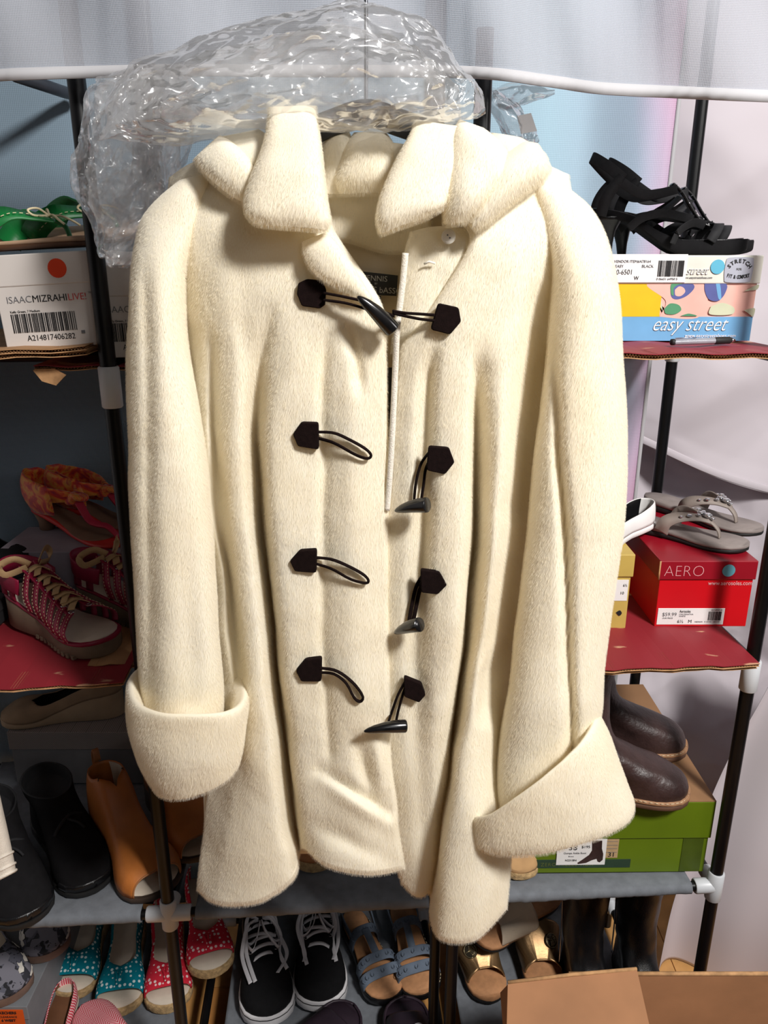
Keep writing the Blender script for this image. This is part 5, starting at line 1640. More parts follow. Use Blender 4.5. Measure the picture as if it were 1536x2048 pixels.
def low_wedge(label, heel, toe, m, z=Z4 + .001, group=None, L=.25, W=.102, tip=(0, 0)):
    o, zt, hf = flat_shoe('peep_toe_wedge', label, heel, toe, z, L, W, m, M_creamlin, M_jute, group, h=.050, zs=.016, topen=.67, peep=.87, wedge=.038, tip=tip)
    # gathered knot at the front edge
    mb = MB(); t = .80
    for s in (-1, 0, 1):
        mb.tube(crv([(.72 * L, s * .010, zt(.72) + hf(.72) * 1.0), (.78 * L, s * .005, zt(.78) + hf(.78) * 1.06), (.84 * L, s * .003, zt(.84) + hf(.84) * 1.07)], 10), .0032, 8)
    obj('gather', mb, m, o)
    stitch(o, [(x * L, -(HW(x, W) + .0018), .008) for x in stations(24)], M_stitchc, .0006, .005, .004, 'rope_stitching')
    return o


M_teal = dot_mat('teal_dotted_cotton', (0, 124, 142), (220, 236, 236))
M_red = dot_mat('coral_red_dotted_cotton', (212, 42, 62), (248, 222, 220))
low_wedge('teal polka dot peep-toe wedge, left one, behind the red herringbone slipper', (196, 1838), (138, 2002), M_teal, group='pair of teal dotted wedges')
low_wedge('teal polka dot peep-toe wedge, right one, beside the coral dotted wedge', (268, 1838), (236, 2034), M_teal, group='pair of teal dotted wedges')
low_wedge('coral red polka dot peep-toe wedge left of the black post', (338, 1842), (338, 2026), M_red, group='pair of coral dotted wedges')
low_wedge('coral red polka dot peep-toe wedge raised beside the black sneaker', (400, 1790), (428, 1955), M_red, z=Z4 + .045, group='pair of coral dotted wedges', tip=(0, .0))

# --- red herringbone slippers at the bottom
M_rh = herring_mat('red_herringbone_cotton', (206, 52, 74), (240, 190, 190), zig=85, fr=560, axes=('Y', 'X'))
flat_shoe('slipper', 'red and white herringbone slipper with its toe up front at the bottom edge', (266, 2120), (166, 2024), Z4 + .001, .235, .084, M_rh, M_tan, M_creamlin, 'pair of herringbone slippers', h=.05, topen=.52)
flat_shoe('slipper', 'herringbone slipper showing its brown insole at the bottom edge', (130, 2010), (78, 2200), Z4 + .001, .235, .082, M_rh, mat('brown_insole', (112, 72, 46), .7, var=.1), M_creamlin, 'pair of herringbone slippers', h=.03)


# --- black sneakers
def sneaker(label, heel, toe, seed):
    L, W = .295, .112; o = base_thing('sneaker', label, 'shoe', heel, toe, Z4 + .001, L, 'pair of black lace-up sneakers')
    M_fox = mat('white_rubber_foxing', (222, 220, 222), .55, var=.03)
    zt = flat(.030)
    obj('sole', slab(L, W, fn([(0, 0), (.8, 0), (1, .006)]), zt, grow=.004), M_fox, o, angle=55)
    for z_ in (.0225,):
        obj('foxing_line', slab(L, W, flat(z_), flat(z_ + .0022), grow=.0046), M_ink, o)
    hf = fn([(0, .072), (.1, .062), (.25, .052), (.42, .062), (.55, .060), (.66, .050), (.78, .040), (.9, .030), (.97, .018), (1, .004)])
    cov = lambda t: .62 if t < .34 else (.62 + .30 * min(1, (t - .34) / .12) if t < .62 else .92 + .08 * min(1, (t - .62) / .05))
    M_canvas = mat('black_canvas', (19, 19, 21), .85, var=.1, vs=90, spec=.2, bump=.3, bs=1300)
    u = weld(obj('upper', shell(L, W, zt, hf, cov, 0, 1, grow=.0005), M_canvas, o)); s = u.modifiers.new('thickness', 'SOLIDIFY'); s.thickness = .002; s.offset = -1
    obj('tongue', MB().ribbon(crv([(.68 * L, 0, .074), (.55 * L, 0, .086), (.42 * L, 0, .094), (.32 * L, 0, .106), (.27 * L, 0, .112)], 20), Vector((0, 1, 0)), [.030 + .026 * k / 19 for k in range(20)], .004), M_canvas, o)
    obj('insole', slab(L * .98, W * .92, flat(.0295), flat(.032)), M_blk_leather, o)
    stitch(o, [(x, s_ * .030 * (1 - abs(x - .14) * 2), .072) for s_ in (1,) for x in (.19, .17, .14, .11)], M_stitchc, .0006)
    M_lace = mat('white_cotton_lace', (226, 224, 228), .85, var=.04, bump=.3, bs=900)
    zc = lambda t: .030 + hf(t)
    rnd = random.Random(seed)
    for k in range(5):
        t = .66 - k * .058; y = .017 + .0025 * k
        mb = MB(); sl = rnd.choice((-1, 1)) * .010
        mb.ribbon(crv([(t * L, -y - .006, zc(t) - .003), (t * L + sl * .3, -y * .5, zc(t) + .0045), (t * L + sl * .6, y * .5, zc(t) + .0055), (t * L + sl, y + .006, zc(t) - .002)], 14), Vector((1, 0, 0)), .0085, .0016)
        obj('lace', mb, M_lace, o)
        for s_ in (-1, 1):
            e = MB(); e.tube([Vector((t * L + .0036 * math.cos(a), s_ * (y + .008) + .0036 * math.sin(a), zc(t) - .0045)) for a in [2 * math.pi * q / 10 for q in range(11)]], .0011, 5)
            obj('eyelet', e, M_chrome, o)
    # loose loops and tails
    for k in range(8):
        s_ = -1 if k % 2 else 1
        x0 = .36 * L + rnd.uniform(-.01, .01); zz = zc(.4) + .008
        pts = [(x0, s_ * .006, zz), (x0 + rnd.uniform(0, .02), s_ * rnd.uniform(.02, .03), zz + rnd.uniform(.004, .014)), (x0 + rnd.uniform(.03, .06), s_ * rnd.uniform(.034, .046), zz - .008), (x0 + rnd.uniform(.05, .08), s_ * rnd.uniform(.022, .034), zz - .010), (x0 + rnd.uniform(.035, .05), s_ * .010, zz + .002), (x0 + .012, s_ * .002, zz + .005)]
        if k % 4 >= 2: pts = pts[:3] + [(x0 + rnd.uniform(.07, .11), s_ * rnd.uniform(.030, .05), zc(.62) - .008), (x0 + rnd.uniform(.115, .14), s_ * rnd.uniform(.02, .048), zc(.7) - .002)]
        obj('lace', MB().ribbon(crv(pts, 34), Vector((.2, .3, 1)) if k % 4 < 2 else Vector((0, 1, .4)), .0085, .0016), M_lace, o)
    return o


sneaker('black canvas sneaker with white laces, left one of the pair under the coat', (518, 1836), (540, 2054), 2)
sneaker('black canvas sneaker with white laces, right one of the pair under the coat', (632, 1826), (644, 2024), 7)

# --- slate strap sandals
M_slate = mat('slate_blue_suede', (96, 108, 124), .8, var=.08, vs=60, bump=.2, bs=700)


def strap_sandal(label, heel, toe, z=Z4 + .001, tip=(0, 0)):
    L, W = .24, .09; o = base_thing('strap_sandal', label, 'shoe', heel, toe, z, L, 'pair of slate strap sandals', tip)
    zt = fn([(0, .040), (.2, .038), (.45, .032), (.7, .024), (1, .027)])
    obj('outsole', slab(L, W, fn([(0, 0), (.7, 0), (1, .008)]), lambda t: zt(t) * .8, grow=.003), M_blk_leather, o, angle=50)
    obj('footbed', slab(L, W, lambda t: zt(t) * .6, zt), M_cork, o, angle=60)
    stitch(o, [(t * L, s_ * (HW(t, W) + .0036), zt(t) * .72) for s_ in (1,) for t in stations(24)], M_stitchc, .0006)
    for (t, w_, h_) in ((.80, .022, .030), (.68, .020, .042), (.38, .020, .05)):
        st = obj('strap', arch(t, t, W, L, .02, h_, w_, .003, lean=.004, n=22, slope=.55), M_slate, o)
        mb = MB()
        for k in range(7):
            f = math.pi * (k + 1.5) / 9; c = math.cos(f); y = math.copysign(abs(c) ** .62, c) * (HW(t, W) + .003); z_ = .02 + h_ * math.sin(f) ** .8 + .0022
            mb.tube([Vector((t * L + .004 + .0055 * math.cos(a), y + .0035 * math.sin(a), z_ + .001)) for a in [2 * math.pi * q / 10 for q in range(11)]], .0009, 5)
        obj('loop_trim', mb, M_slate, st)
    obj('centre_strap', MB().ribbon(crv([(.66 * L, 0, .064), (.54 * L, .0, .068), (.40 * L, 0, .072)], 12), Vector((0, 1, 0)), .016, .003), M_slate, o)
    obj('heel_strap', MB().ribbon(crv([(.36 * L, .030, .050), (.15 * L, .034, .066), (.0, .018, .078), (-.008, 0, .08), (.0, -.018, .078), (.15 * L, -.034, .066), (.36 * L, -.030, .050)], 26), Vector((0, 0, 1)), .016, .003), M_slate, o)
    return o


strap_sandal('slate blue strap sandal lying flat right of the black sneakers', (712, 1868), (782, 2010))
strap_sandal('slate blue strap sandal tipped up beside the post under the coat hem', (810, 1840), (850, 1992), z=Z4 + .022, tip=(.18, .06))


# --- dark plum slides at the bottom edge
def sport_slide(label, heel, toe, purple):
    M_plum = mat('dark_plum_foam', (46, 34, 44), .5, var=.12); L, W = .25, .10
    o = base_thing('sport_slide', label, 'shoe', heel, toe, Z4 + .001, L, 'pair of plum sport slides')
    zt = fn([(0, .030), (.5, .026), (1, .028)])
    obj('sole', slab(L, W, flat(0), zt), M_plum, o, angle=60)
    obj('strap', arch(.62, .62, W, L, .012, .052, .085, .006, n=26), M_plum, o)
    obj('rim', MB().tube([Vector((t * L, s_ * (HW(t, W) - .004), zt(t) + .002)) for s_, ts in ((1, stations(22)), (-1, stations(22)[::-1])) for t in ts], .003, 8), M_plum, o)
    if purple:
        obj('purple_trim', MB().ribbon(crv([(.40 * L, .046, .030), (.43 * L, .030, .062), (.45 * L, .012, .068)], 14), Vector((1, 0, 0)), .012, .002), mat('violet_trim', (96, 60, 120), .5), o)
    # curved tick mark on the strap top
    tk = [(-.017, .002), (-.012, -.0035), (-.004, -.004), (.018, .008), (-.002, .0005), (-.010, .0012), (-.0135, .005)]
    c = Vector((.62 * L, -.012, .0685))
    obj('tick_logo', MB().prism([c + Vector((-q * .55 - p_ * .1, p_ * .9, -abs(p_) * .12)) for p_, q in cr(tk + [tk[0]], 30)[:-1]], (0, 0, -.003), (0, 0, .0012)), mat('silver_print', (190, 188, 192), .4), o, smooth=False)
    return o


sport_slide('dark plum sport slide with a violet edge and pale tick mark, left one', (640, 2105), (708, 2030), True)
sport_slide('dark plum sport slide with a pale tick mark, right one under the slate sandals', (826, 2170), (808, 2014), False)


# --- cat print shoes
def cat_mat():
    m = bpy.data.materials.new('cat_print_cotton'); m.use_nodes = True; nt = m.node_tree; b = nt.nodes['Principled BSDF']
    tc = nt.nodes.new('ShaderNodeTexCoord'); v = nt.nodes.new('ShaderNodeTexVoronoi'); v.inputs['Scale'].default_value = 55
    n = nt.nodes.new('ShaderNodeTexNoise'); n.inputs['Scale'].default_value = 95; n.inputs['Detail'].default_value = 3
    nt.links.new(tc.outputs['Object'], v.inputs['Vector']); nt.links.new(tc.outputs['Object'], n.inputs['Vector'])
    ad = nt.nodes.new('ShaderNodeMath'); ad.operation = 'MULTIPLY_ADD'; ad.inputs[1].default_value = .7
    sp = nt.nodes.new('ShaderNodeSeparateColor'); nt.links.new(v.outputs['Color'], sp.inputs[0])
    nt.links.new(n.outputs['Fac'], ad.inputs[0]); nt.links.new(sp.outputs[0], ad.inputs[2])
    r = nt.nodes.new('ShaderNodeValToRGB'); r.color_ramp.interpolation = 'CONSTANT'
    cols = [(0, (46, 46, 54)), (.42, (92, 92, 104)), (.66, (30, 30, 36)), (.85, (120, 118, 128)), (1.1, (58, 56, 66))]
    while len(r.color_ramp.elements) < 4: r.color_ramp.elements.new(.5)
    for e, (p_, c) in zip(r.color_ramp.elements, cols): e.position = min(1, p_ / 1.4); e.color = (*lin(*c), 1)
    mr = nt.nodes.new('ShaderNodeMapRange'); mr.inputs['From Max'].default_value = 1.5; nt.links.new(ad.outputs[0], mr.inputs['Value'])
    nt.links.new(mr.outputs[0], r.inputs['Fac']); nt.links.new(r.outputs['Color'], b.inputs['Base Color']); b.inputs['Roughness'].default_value = .8
    return m


M_catp = cat_mat()
M_catw = mat('pale_cat_print', (222, 216, 206), .8, var=.06, vs=200); M_sil = mat('brown_rubber_edge', (120, 96, 84), .6)


def cat_shoe(label, heel, toe, z, seed):
    L, W = .24, .098
    o, zt, hf = flat_shoe('slip_on_shoe', label, heel, toe, z, L, W, M_catp, M_creamlin, M_sil, 'pair of cat print slip-ons', h=.062, zs=.018, topen=.62)
    rnd = random.Random(seed)
    for k in range(9):
        t = rnd.uniform(.62, .93); f = rnd.uniform(.15, .8) * (1 if k % 2 else -1)
        fa = abs(f) * math.pi / 2
        def surf(t_, fa_):
            return Vector((t_ * L, math.copysign((HW(t_, W) + .0024) * math.cos(fa_) ** .55, f), zt(t_) + hf(t_) * math.sin(fa_) ** .85 + .0012))
        # a little sitting cat: body, head, ears, tail laid over the curved upper
        poly = [(-.005, -.008), (.005, -.008), (.006, -.001), (.003, .004), (.0042, .007), (.0045, .0125), (.002, .0098), (-.002, .0098), (-.0045, .0125), (-.0042, .007), (-.003, .004), (-.006, -.001)]
        pts = []
        for (a_, b_) in poly:
            pts.append(surf(min(.985, t - b_ / L), max(.06, min(1.5, fa + a_ / .045))))
        c = sum(pts, Vector()) / len(pts)
        mb = MB(); mb.v = pts + [p_ + (p_ - Vector((t * L, 0, zt(t)))).normalized() * .0006 for p_ in pts]
        n_ = len(pts); mb.f = [tuple(range(n_)), tuple(range(2 * n_ - 1, n_ - 1, -1))] + [(i, (i + 1) % n_, n_ + (i + 1) % n_, n_ + i) for i in range(n_)]
        obj('printed_cat', mb, M_catw, o, smooth=False)
    return o


cat_shoe('grey cat print slip-on shoe in front on the grey box at the left edge', (-30, 1880), (30, 2006), .21, 5)
cat_shoe('grey cat print slip-on shoe behind its mate, under the black boot toe', (78, 1798), (98, 1924), .21, 9)


# --- lower left shelf: black ankle boots and cognac peep-toe booties
def black_bootie(label, heel, toe, seed):
    L, W = .265, .098; o = base_thing('ankle_boot', label, 'boot', heel, toe, Z3 + .001, L, 'pair of black suede boots')
    obj('outsole', slab(L, W, flat(0), lambda t: .018 if t < .3 else .010, grow=.003), M_blk_rubber, o, angle=50)
    prof = [(.009, 0, L, 1, 0), (.026, -.002, L * .99, 1.02, 0), (.044, -.001, L * .93, .97, .08), (.06, .002, L * .82, .92, .2), (.078, .004, L * .66, .87, .45), (.092, .004, L * .55, .86, .7), (.105, .0, L * .49, .88, .9), (.118, -.003, L * .47, .9, 1)]
    boot(o, L, W, prof, M_blk_suede, M_blk_cloth, seed)
    obj('toe_cap', slab(L, W, lambda t: .010, lambda t: .024, t0=.86, t1=1.0, grow=.0035), M_blk_leather, o)
    obj('bow', MB().tube(crv([(.17, -.03, .074), (.16, -.012, .086), (.15, .01, .090), (.15, .03, .08)], 14), .003, 8).tube(crv([(.155, 0, .088), (.175, .014, .084), (.185, .02, .076)], 8), .0024, 8), M_blk_cloth, o)
    return o


black_bootie('black suede ankle boot, farther one, beside the cognac bootie', (75, 1610), (192, 1784), 2)
black_bootie('black suede ankle boot with a glossy toe overhanging the shelf edge at left', (-10, 1690), (62, 1850), 5)


def peep_bootie(label, heel, toe, seed):
    L, W = .245, .112; o = base_thing('peep_toe_bootie', label, 'boot', heel, toe, Z3 + .001, L, 'pair of cognac booties')
    zt = fn([(0, .052), (.2, .050), (.4, .036), (.6, .014), (.8, .010), (1, .012)])
    obj('wedge_sole', slab(L, W, flat(0), zt, grow=.002), mat('dark_wedge_sole', (58, 44, 36), .7), o, angle=50)
    obj('insole', slab(L * .985, W * .92, lambda t: zt(t) - .001, lambda t: zt(t) + .0015), M_creamlin, o)
    hf = fn([(0, .108), (.1, .112), (.22, .118), (.34, .108), (.46, .078), (.6, .058), (.75, .048), (.88, .038), (1, .02)])
    cov = lambda t: .60 if t < .22 else min(1, .60 + .40 * ((t - .22) / .12))
    u = weld(obj('upper', shell(L, W, zt, hf, cov, 0, .93, grow=.001, pw=.45), M_cognac, o)); s = u.modifiers.new('thickness', 'SOLIDIFY'); s.thickness = .0022; s.offset = -1
    weld(obj('lining', shell(L, W, zt, lambda t: hf(t) * .985, lambda t: cov(t) * .985, .006, .922, grow=-.0024, pw=.45), M_creamlin, o))
    for s_ in (-1, 1):
        obj('zip', MB().ribbon(crv([(.085, s_ * .0305, .058), (.08, s_ * .0325, .09), (.074, s_ * .030, .13), (.066, s_ * .0225, .155)], 16), Vector((1, 0, 0)), .005, .0025), mat('dark_zip', (50, 36, 26), .5, metal=.3), o)
    obj('heel_tab', MB().ribbon(crv([(-.002, 0, .12), (-.008, 0, .15), (.0, 0, .172), (.008, 0, .15)], 12), Vector((0, 1, 0)), .012, .002), M_tan, o)
    mb = MB().tube([Vector((.93 * L, math.copysign(abs(math.cos(f)) ** .5, math.cos(f)) * (HW(.93, W)), zt(.93) + .0330 * math.sin(f) ** .85)) for f in [math.pi * k / 20 for k in range(21)]], .0016, 6)
    obj('toe_piping', mb, M_tan, o)
    return o


peep_bootie('cognac leather peep-toe bootie with a side zip, left of the black post', (205, 1640), (325, 1792), 3)
peep_bootie('cognac leather peep-toe bootie behind the black post, half under the coat', (322, 1586), (416, 1716), 6)

# --- beige wedge on the herringbone box
o, _, _ = flat_shoe('wedge_shoe', 'beige wedge shoe with dark lining on the herringbone box', (285, 1420), (6, 1440), Z3 + .1305, .25, .085, mat('beige_suede', (150, 126, 100), .9, var=.08), M_blk_leather, mat('beige_wedge_sole', (160, 138, 112), .85, var=.06), h=.045, wedge=.045)


# --- scarf print sandals on the mauve box
def scarf_mat():
    m = bpy.data.materials.new('scarf_print_silk'); m.use_nodes = True; nt = m.node_tree; b = nt.nodes['Principled BSDF']
    tc = nt.nodes.new('ShaderNodeTexCoord'); n = nt.nodes.new('ShaderNodeTexNoise'); n.inputs['Scale'].default_value = 30; n.inputs['Detail'].default_value = 4; n.inputs['Distortion'].default_value = 2.0
    nt.links.new(tc.outputs['Object'], n.inputs['Vector']); r = nt.nodes.new('ShaderNodeValToRGB')
    cols = [(.30, (150, 26, 60)), (.42, (196, 44, 36)), (.50, (226, 96, 40)), (.58, (230, 158, 60)), (.70, (186, 48, 46))]
    while len(r.color_ramp.elements) < 5: r.color_ramp.elements.new(.5)
    for e, (p_, c) in zip(r.color_ramp.elements, cols): e.position = p_; e.color = (*lin(*c), 1)
    nt.links.new(n.outputs['Fac'], r.inputs['Fac']); nt.links.new(r.outputs['Color'], b.inputs['Base Color']); b.inputs['Roughness'].default_value = .5; b.inputs['Sheen Weight'].default_value = .3
    return m


M_scarf = scarf_mat()
M_redsole = mat('red_leather_edge', (196, 40, 34), .5, var=.06); M_tansole = mat('brown_suede_insole', (128, 98, 78), .85, var=.08)


def scarf_sandal(label, heel, toe, z, seed):
    L, W = .235, .08; o = base_thing('scarf_sandal', label, 'shoe', heel, toe, z, L, 'pair of scarf print sandals')
    zt = fn([(0, .046), (.15, .044), (.3, .034), (.5, .014), (.65, .008), (.85, .007), (1, .009)])
    zb = fn([(0, .036), (.15, .034), (.3, .024), (.5, .004), (.65, .0), (.85, .0), (1, .003)])
    obj('sole', slab(L, W, zb, zt, grow=.001), M_redsole, o, angle=55)
    obj('insole', slab(L * .80, W * .86, lambda t: zt(t * .8) - .001, lambda t: zt(t * .8) + .0015), M_tansole, o)
    obj('heel', MB().loft([[Vector((.024 + r * math.cos(a), r * math.sin(a), z_)) for a in [2 * math.pi * k / 14 for k in range(14)]] for z_, r in ((0, .014), (.015, .0145), (.036, .022))]), M_tansole, o)
    # wrapped heel cuff, knot, toe strap
    mb = MB(); rows = []
    for k in range(30):
        a = math.radians(-118 + 236 * k / 29)
        x = .034 - .036 * math.cos(a) * 1.0 + .02 * (1 - math.cos(a)) ; y = .029 * math.sin(a) * 1.1
        row = []
        for q in range(8):
            v = q / 7; hh = .062 + .012 * math.cos(a)
            row.append(Vector((x - .014 * math.sin(v * 3.1) * math.cos(a) - .010 * v, y * (1 + .16 * math.sin(v * 3.1)), .042 + hh * v + .003 * noise.noise(Vector((k * .4, v * 3, seed))))))
        rows.append(row)
    mb.loft(rows, False, False)
    c = obj('heel_wrap', mb, M_scarf, o, solid=.0025)
    kn = Vector((.112, 0, .074))
    mb = MB()
    for q in range(5):
        mb.tube([kn + Vector((.011 * math.cos(a) + (q - 2) * .004, .012 * math.sin(a), .004 * math.sin(a + q) + (q - 2) * .0015)) for a in [2 * math.pi * k / 14 for k in range(15)]], .0055, 8)
    obj('knot', mb, M_scarf, o)
    for s_ in (-1, 1):
        obj('scarf_tie', MB().ribbon(crv([(.055, s_ * .032, .082), (.078, s_ * .026, .080), (.098, s_ * .012, .077), (.110, s_ * .004, .075)], 16), Vector((0, s_ * .1, 1)), [.034 - .018 * k / 15 for k in range(16)], .004), M_scarf, o)
    obj('toe_strap', MB().ribbon(crv([(.112, 0, .074), (.128, -.004, .056), (.146, -.006, .036), (.164, -.003, .030), (.182, .0, .028), (.198, .002, .016), (.203, .002, .009)], 26), Vector((0, 1, .5)), [.016 - .008 * k / 25 for k in range(26)], .004), mat('crimson_satin', (186, 40, 70), .5), o)
    return o


scarf_sandal('red soled sandal with an orange scarf wrap, front one on the mauve box', (44, 1046), (262, 1090), T2 + .103, 2)
scarf_sandal('red soled sandal with an orange scarf wrap, back one near the post', (192, 1050), (340, 1062), T2 + .103, 5)


# --- maroon lace-up sandals
M_mar = mat('maroon_leather', (150, 26, 62), .45, var=.1, vs=20, bump=.1, bs=300); M_lacet = mat('tan_ribbon_lace', (190, 156, 112), .8, var=.08, bump=.3, bs=700)
M_rawsole = mat('grey_brown_sole', (122, 104, 84), .85, var=.1)


def lace_sandal(label, heel, toe, z, seed, tip=(0, 0)):
    L, W = .245, .09; o = base_thing('lace_up_sandal', label, 'shoe', heel, toe, z, L, 'pair of maroon lace-up sandals', tip)
    zt = fn([(0, .060), (.2, .056), (.4, .042), (.6, .030), (.8, .027), (1, .029)])
    obj('outsole', slab(L, W, flat(0), lambda t: zt(t) - .004, grow=.001), M_rawsole, o, angle=55)
    mb = MB()
    for k in range(10):
        x = .40 * L + k * .05 * L
        for s_ in (-1, 1): mb.box(x, s_ * (HW(x / L, W)) - .003, -.0005, x + .006, s_ * HW(x / L, W) + .003, .006)
    obj('tread', mb, M_rawsole, o, smooth=False)
    obj('rand', slab(L, W, lambda t: zt(t) - .006, zt, grow=.0018), M_mar, o, angle=55)
    obj('footbed', slab(L * .985, W * .94, lambda t: zt(t) - .001, lambda t: zt(t) + .002), M_creamlin, o)
    hf = lambda t: .060 - .030 * max(0, (t - .35)) / .5
    for s_ in (-1, 1):
        rib = []
        for i, t in enumerate((.34, .43, .52, .61, .70, .78)):
            w = HW(t, W)
            pts = [(t * L + .012, s_ * (w + .002), zt(t)), (t * L + .006, s_ * (w + .004), zt(t) + hf(t) * .45), (t * L - .004, s_ * (w * .72), zt(t) + hf(t) * .85), (t * L - .010, s_ * (w * .42), zt(t) + hf(t))]
            sb = obj('side_strap', MB().ribbon(crv(pts, 14), Vector((1, 0, 0)), .0135, .002), M_mar, o)
            for dx in (-.005, .005):
                stitch(sb, [(p_[0] + dx, p_[1] + s_ * .0012, p_[2] + .0012) for p_ in pts], M_stitchc, .0005, .003, .0025)
            rib.append(pts[-1])
        ed = obj('lace_stay', MB().ribbon(crv([(p_[0], p_[1], p_[2] - .002) for p_ in [(rib[0][0] - .015, rib[0][1] * 1.1, rib[0][2] + .01)] + rib], 26), Vector((0, 1, -.35)), .013, .0026), M_mar, o)
        for p_ in rib:
            e = MB(); e.tube([Vector((p_[0] + .0042 * math.cos(a), p_[1] - s_ * .002 + .0042 * math.sin(a), p_[2] + .0012)) for a in [2 * math.pi * q / 10 for q in range(11)]], .0012, 5)
            obj('eyelet', e, M_chrome, ed)
    for i, t in enumerate((.36, .45, .54, .63, .71)):
        w = HW(t, W) * .42; z_ = zt(t) + hf(t) + .002
        obj('lace', MB().ribbon(crv([(t * L - .014, -w, z_ + .002), (t * L - .004, 0, z_ + .009), (t * L + .008, w, z_ - .001)], 12), Vector((1, 0, 0)), .012, .0016), M_lacet, o)
        obj('lace', MB().ribbon(crv([(t * L - .014, w, z_ + .002), (t * L - .004, 0, z_ + .0065), (t * L + .008, -w, z_ - .001)], 12), Vector((1, 0, 0)), .012, .0016), M_lacet, o)
    for s_ in (-1, 1):
        obj('lace', MB().ribbon(crv([(.30 * L, s_ * .008, .118), (.26 * L, s_ * .028, .132), (.20 * L, s_ * .046, .122), (.22 * L, s_ * .040, .106), (.29 * L, s_ * .012, .114)], 22), Vector((.3, .3, 1)), .011, .0015), M_lacet, o)
    obj('heel_counter', MB().ribbon(crv([(.30 * L, .034, .085), (.12 * L, .035, .092), (.01 * L, .018, .098), (-.004, 0, .1), (.01 * L, -.018, .098), (.12 * L, -.035, .092), (.30 * L, -.034, .085)], 26), Vector((0, 0, 1)), .028, .003), M_mar, o)
    for t in (.08, .2):
        for s_ in (-1, 1):
            obj('side_strap', MB().ribbon(crv([(t * L, s_ * (HW(t, W) + .001), zt(t)), (t * L + .004, s_ * (HW(t, W) + .003), zt(t) + .03)], 6), Vector((1, 0, 0)), .014, .002), M_mar, o)
    return o


lace_sandal('maroon lace-up sandal with tan laces at the front of the left middle shelf', (-10, 1216), (222, 1306), T2 + .001, 3)
lace_sandal('maroon lace-up sandal behind its mate, partly hidden by the coat sleeve', (196, 1222), (400, 1262), T2 + .001, 8)
flat_shoe('flat_shoe', 'black shoe at the left edge behind the maroon sandals', (-90, 1092), (58, 1178), T2 + .045, .24, .085, M_blk_suede, M_blk_leather, M_blk_rubber, h=.06, zs=.02)
shoebox('shoe_box', 'dark shoe box at the left edge under the black shoe', (-.86, 1.17, T2), .20, .26, .044, .02, mat('dark_card', (40, 38, 40), .7), mat('dark_card', (40, 38, 40), .7))


# --- green thong sandals on the white box
M_green = mat('kelly_green_leather', (18, 112, 52), .42, var=.08, vs=20)
M_nude = mat('nude_leather_sole', (196, 160, 130), .6, var=.06)


def green_sandal(label, loc, rz, z):
    L, W = .24, .08; o = thing('thong_sandal', label, 'shoe', loc, rz, 'pair of green bow sandals')
    zt = fn([(0, .013), (.5, .011), (1, .013)])
    obj('outsole', slab(L, W, flat(0), flat(.006)), mat('dark_brown_sole', (92, 60, 40), .6), o, angle=55)
    obj('footbed', slab(L, W, flat(.0055), zt), M_nude, o, angle=60)
    for s_ in (-1, 1):
        pts = [(.085, s_ * .035, .010), (.098, s_ * .042, .028), (.128, s_ * .034, .043), (.158, s_ * .018, .040), (.182, s_ * .006, .034)]
        st = obj('strap', MB().ribbon(crv(pts, 24), Vector((.8, s_ * .15, -.35)), [.038 - .018 * k / 23 for k in range(24)], .003), M_green, o)
        stitch(st, [(p_[0] + .008, p_[1] + s_ * .0022, p_[2] + .0012) for p_ in pts], M_stitchc, .0006, .004, .003)
    obj('toe_post', MB().tube(crv([(.180, 0, .035), (.192, 0, .026), (.196, 0, .012)], 10), .0035, 8), M_green, o)
    c = Vector((.172, 0, .040)); mb = MB()
    for s_ in (-1, 1):
        mb.tube(crv([c, c + Vector((-.008, s_ * .012, .010)), c + Vector((-.016, s_ * .024, .008)), c + Vector((-.010, s_ * .022, .001)), c + Vector((.0, s_ * .004, .001))], 18), .0016, 6)
        mb.tube(crv([c, c + Vector((.010, s_ * .010, .001)), c + Vector((.022, s_ * .020, -.006)), c + Vector((.030, s_ * .022, -.012))], 12), .0016, 6)
    mb.ball(c + Vector((0, 0, .001)), .0035)
    obj('bow', mb, M_stitchc, o)
    return o


tz = T1 + .003 + .1215
th = P(196, 497, 1.10)
g1 = green_sandal('kelly green thong sandal with a cream bow, nearer one on the white box', (th.x - .232, 1.125, tz + .001), -.12, 0)
g1.rotation_euler = (0, -.05, -.10)
g2 = green_sandal('kelly green thong sandal with a cream bow, farther one leaning up behind', (th.x - .195, 1.20, tz + .016), .0, 0)
g2.rotation_euler = (.30, -.06, -.03)

# --- jute soled shoe under the hem and tan boot beside the green box
flat_shoe('espadrille', 'tan shoe with a jute sole under the coat hem in the middle bay', (640, 1600), (626, 1748), Z3 + .001, .235, .085, M_tan, M_creamlin, M_jute, h=.05, zs=.02)
flat_shoe('flat_shoe', 'tan suede shoe between the coat hem and the green box', (1040, 1650), (1030, 1762), Z3 + .001, .22, .08, mat('sand_suede', (190, 150, 104), .9, var=.08), M_creamlin, M_jute, h=.06, zs=.014)

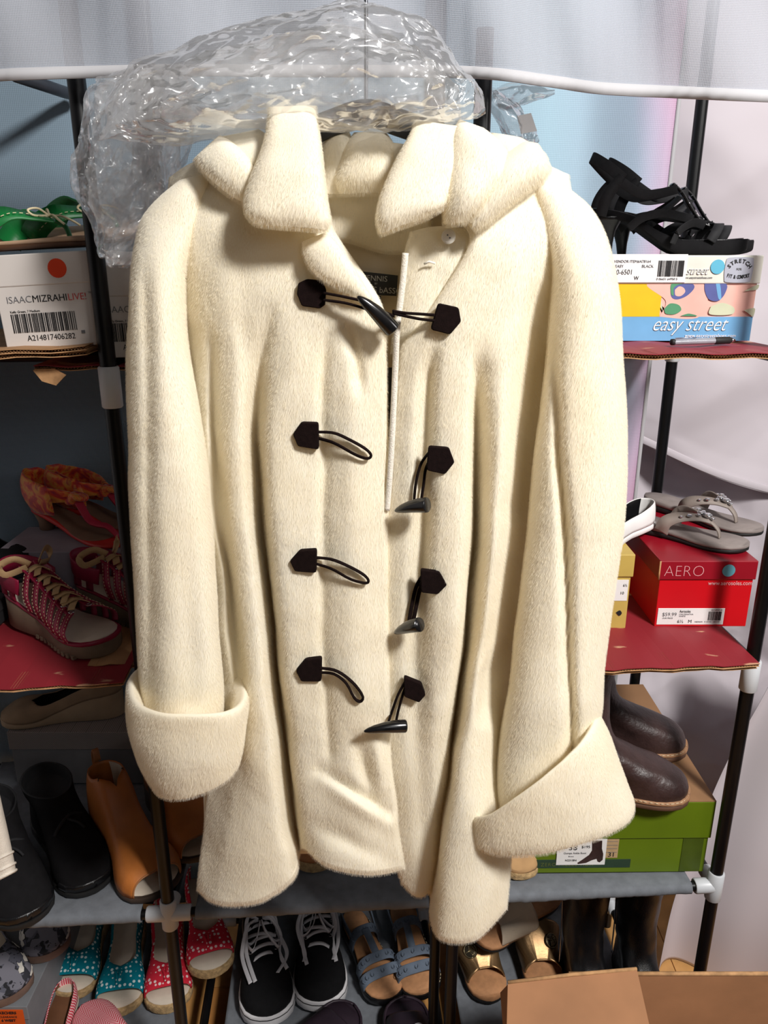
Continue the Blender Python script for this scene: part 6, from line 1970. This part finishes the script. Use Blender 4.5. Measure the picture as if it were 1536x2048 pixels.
# --- cream knit sleeve of another garment at the left edge
mbk = MB(); K = cr([(-150, 800, 52, 0, .034, 0), (-125, 1050, 50, 0, .033, 0), (-95, 1300, 46, -4, .031, 0), (-62, 1510, 44, -10, .03, 0), (-40, 1620, 46, -20, .03, 0), (-26, 1680, 46, -24, .03, 0), (-12, 1735, 44, -26, .03, 0), (-6, 1762, 43, -27, .03, 0)], 40)
rings = [[P(x, y, .93 - dd / 100) + Vector((0, .0, .0012 * math.sin(i * 2.2) if i > 33 else 0)) for x, y, dd in ering(*k, 0, 40, 2.2)] for i, k in enumerate(K)]
mbk.loft(rings, True, True)
gs = thing('knit_sleeve', 'cream ribbed knit sleeve end hanging into the frame at the left edge', 'garment', P(-20, 1650, .93))
obj('sleeve', mbk, mat('cream_rib_knit', (232, 222, 208), .95, var=.05, vs=80, bump=.5, bs=600), gs, world=True)
M_knit = MATS['cream_rib_knit']
for q in range(3):
    k = K[-2 - q * 3]; obj('cuff_rib', MB().tube([P(x, y, .93 - dd / 100) for x, y, dd in ering(k[0], k[1], k[2] * 1.02, k[3], k[4] * 1.02, 0, 0, 30, 2.2) + ering(k[0], k[1], k[2] * 1.02, k[3], k[4] * 1.02, 0, 0, 30, 2.2)[:1]], .0022, 6), M_knit, gs, world=True)

# --- open cardboard carton in front, lower right
M_carton = mat('brown_carton', (172, 122, 84), .8, var=.07, vs=10, bump=.12, bs=60)
yb_, yf_ = 1.005, .60
tl = P(1290, 1950, yb_); ztop = tl.z
ct = thing('cardboard_carton', 'open brown cardboard carton on the floor in front of the rack, lower right', 'box', (.45, .85, 0))
x0, x1 = P(1135, 1950, yb_).x - .0, .80
x0 = P(1290, 1950, yb_).x - .13


def wall_(name, pts, t):
    return obj(name, MB().prism(pts, (0, 0, 0), t), M_carton, ct, world=True, smooth=False, bevel=.0012)


wall_('back_panel', [(x0, yb_, .002), (x1, yb_, .002), (x1, yb_, ztop), (x0, yb_, ztop)], (0, .005, 0))
wall_('front_panel', [(x0, yf_, .002), (x1, yf_, .002), (x1, yf_, ztop - .005), (x0, yf_, ztop - .005)], (0, -.005, 0))
wall_('side_panel', [(x0, yf_, .002), (x0, yb_, .002), (x0, yb_, ztop), (x0, yf_, ztop)], (-.005, 0, 0))
wall_('side_panel', [(x1, yf_, .002), (x1, yb_, .002), (x1, yb_, ztop), (x1, yf_, ztop)], (.005, 0, 0))
obj('bottom_panel', MB().box(x0, yf_, .002, x1, yb_, .007), M_carton, ct, world=True, smooth=False)
obj('rolled_edge', MB().tube([(x0, yb_ + .0025, ztop), (x1, yb_ + .0025, ztop)], .0036, 8), M_cardedge, ct, world=True)
fa, fb, fc, fd = P(1016, 1968, .955), P(1274, 1941, .975), P(1312, 2110, .87), P(1012, 2130, .86)
fl_ = MB().prism([fa, fb, fc, fd], (0, 0, 0), (.0, .004, .003))
obj('flap', fl_, M_carton, ct, world=True, smooth=False, bevel=.001)
obj('flap_edge', MB().tube([fa + Vector((0, .002, .001)), fa.lerp(fb, .5) + Vector((0, .002, .0035)), fb + Vector((0, .002, .001))], .0030, 8), M_cardedge, ct, world=True)
wall_('side_flap', [P(1016, 1968, .958), P(1000, 1985, .99), P(1010, 2110, .92), P(1022, 2110, .87)], (.003, .002, 0))
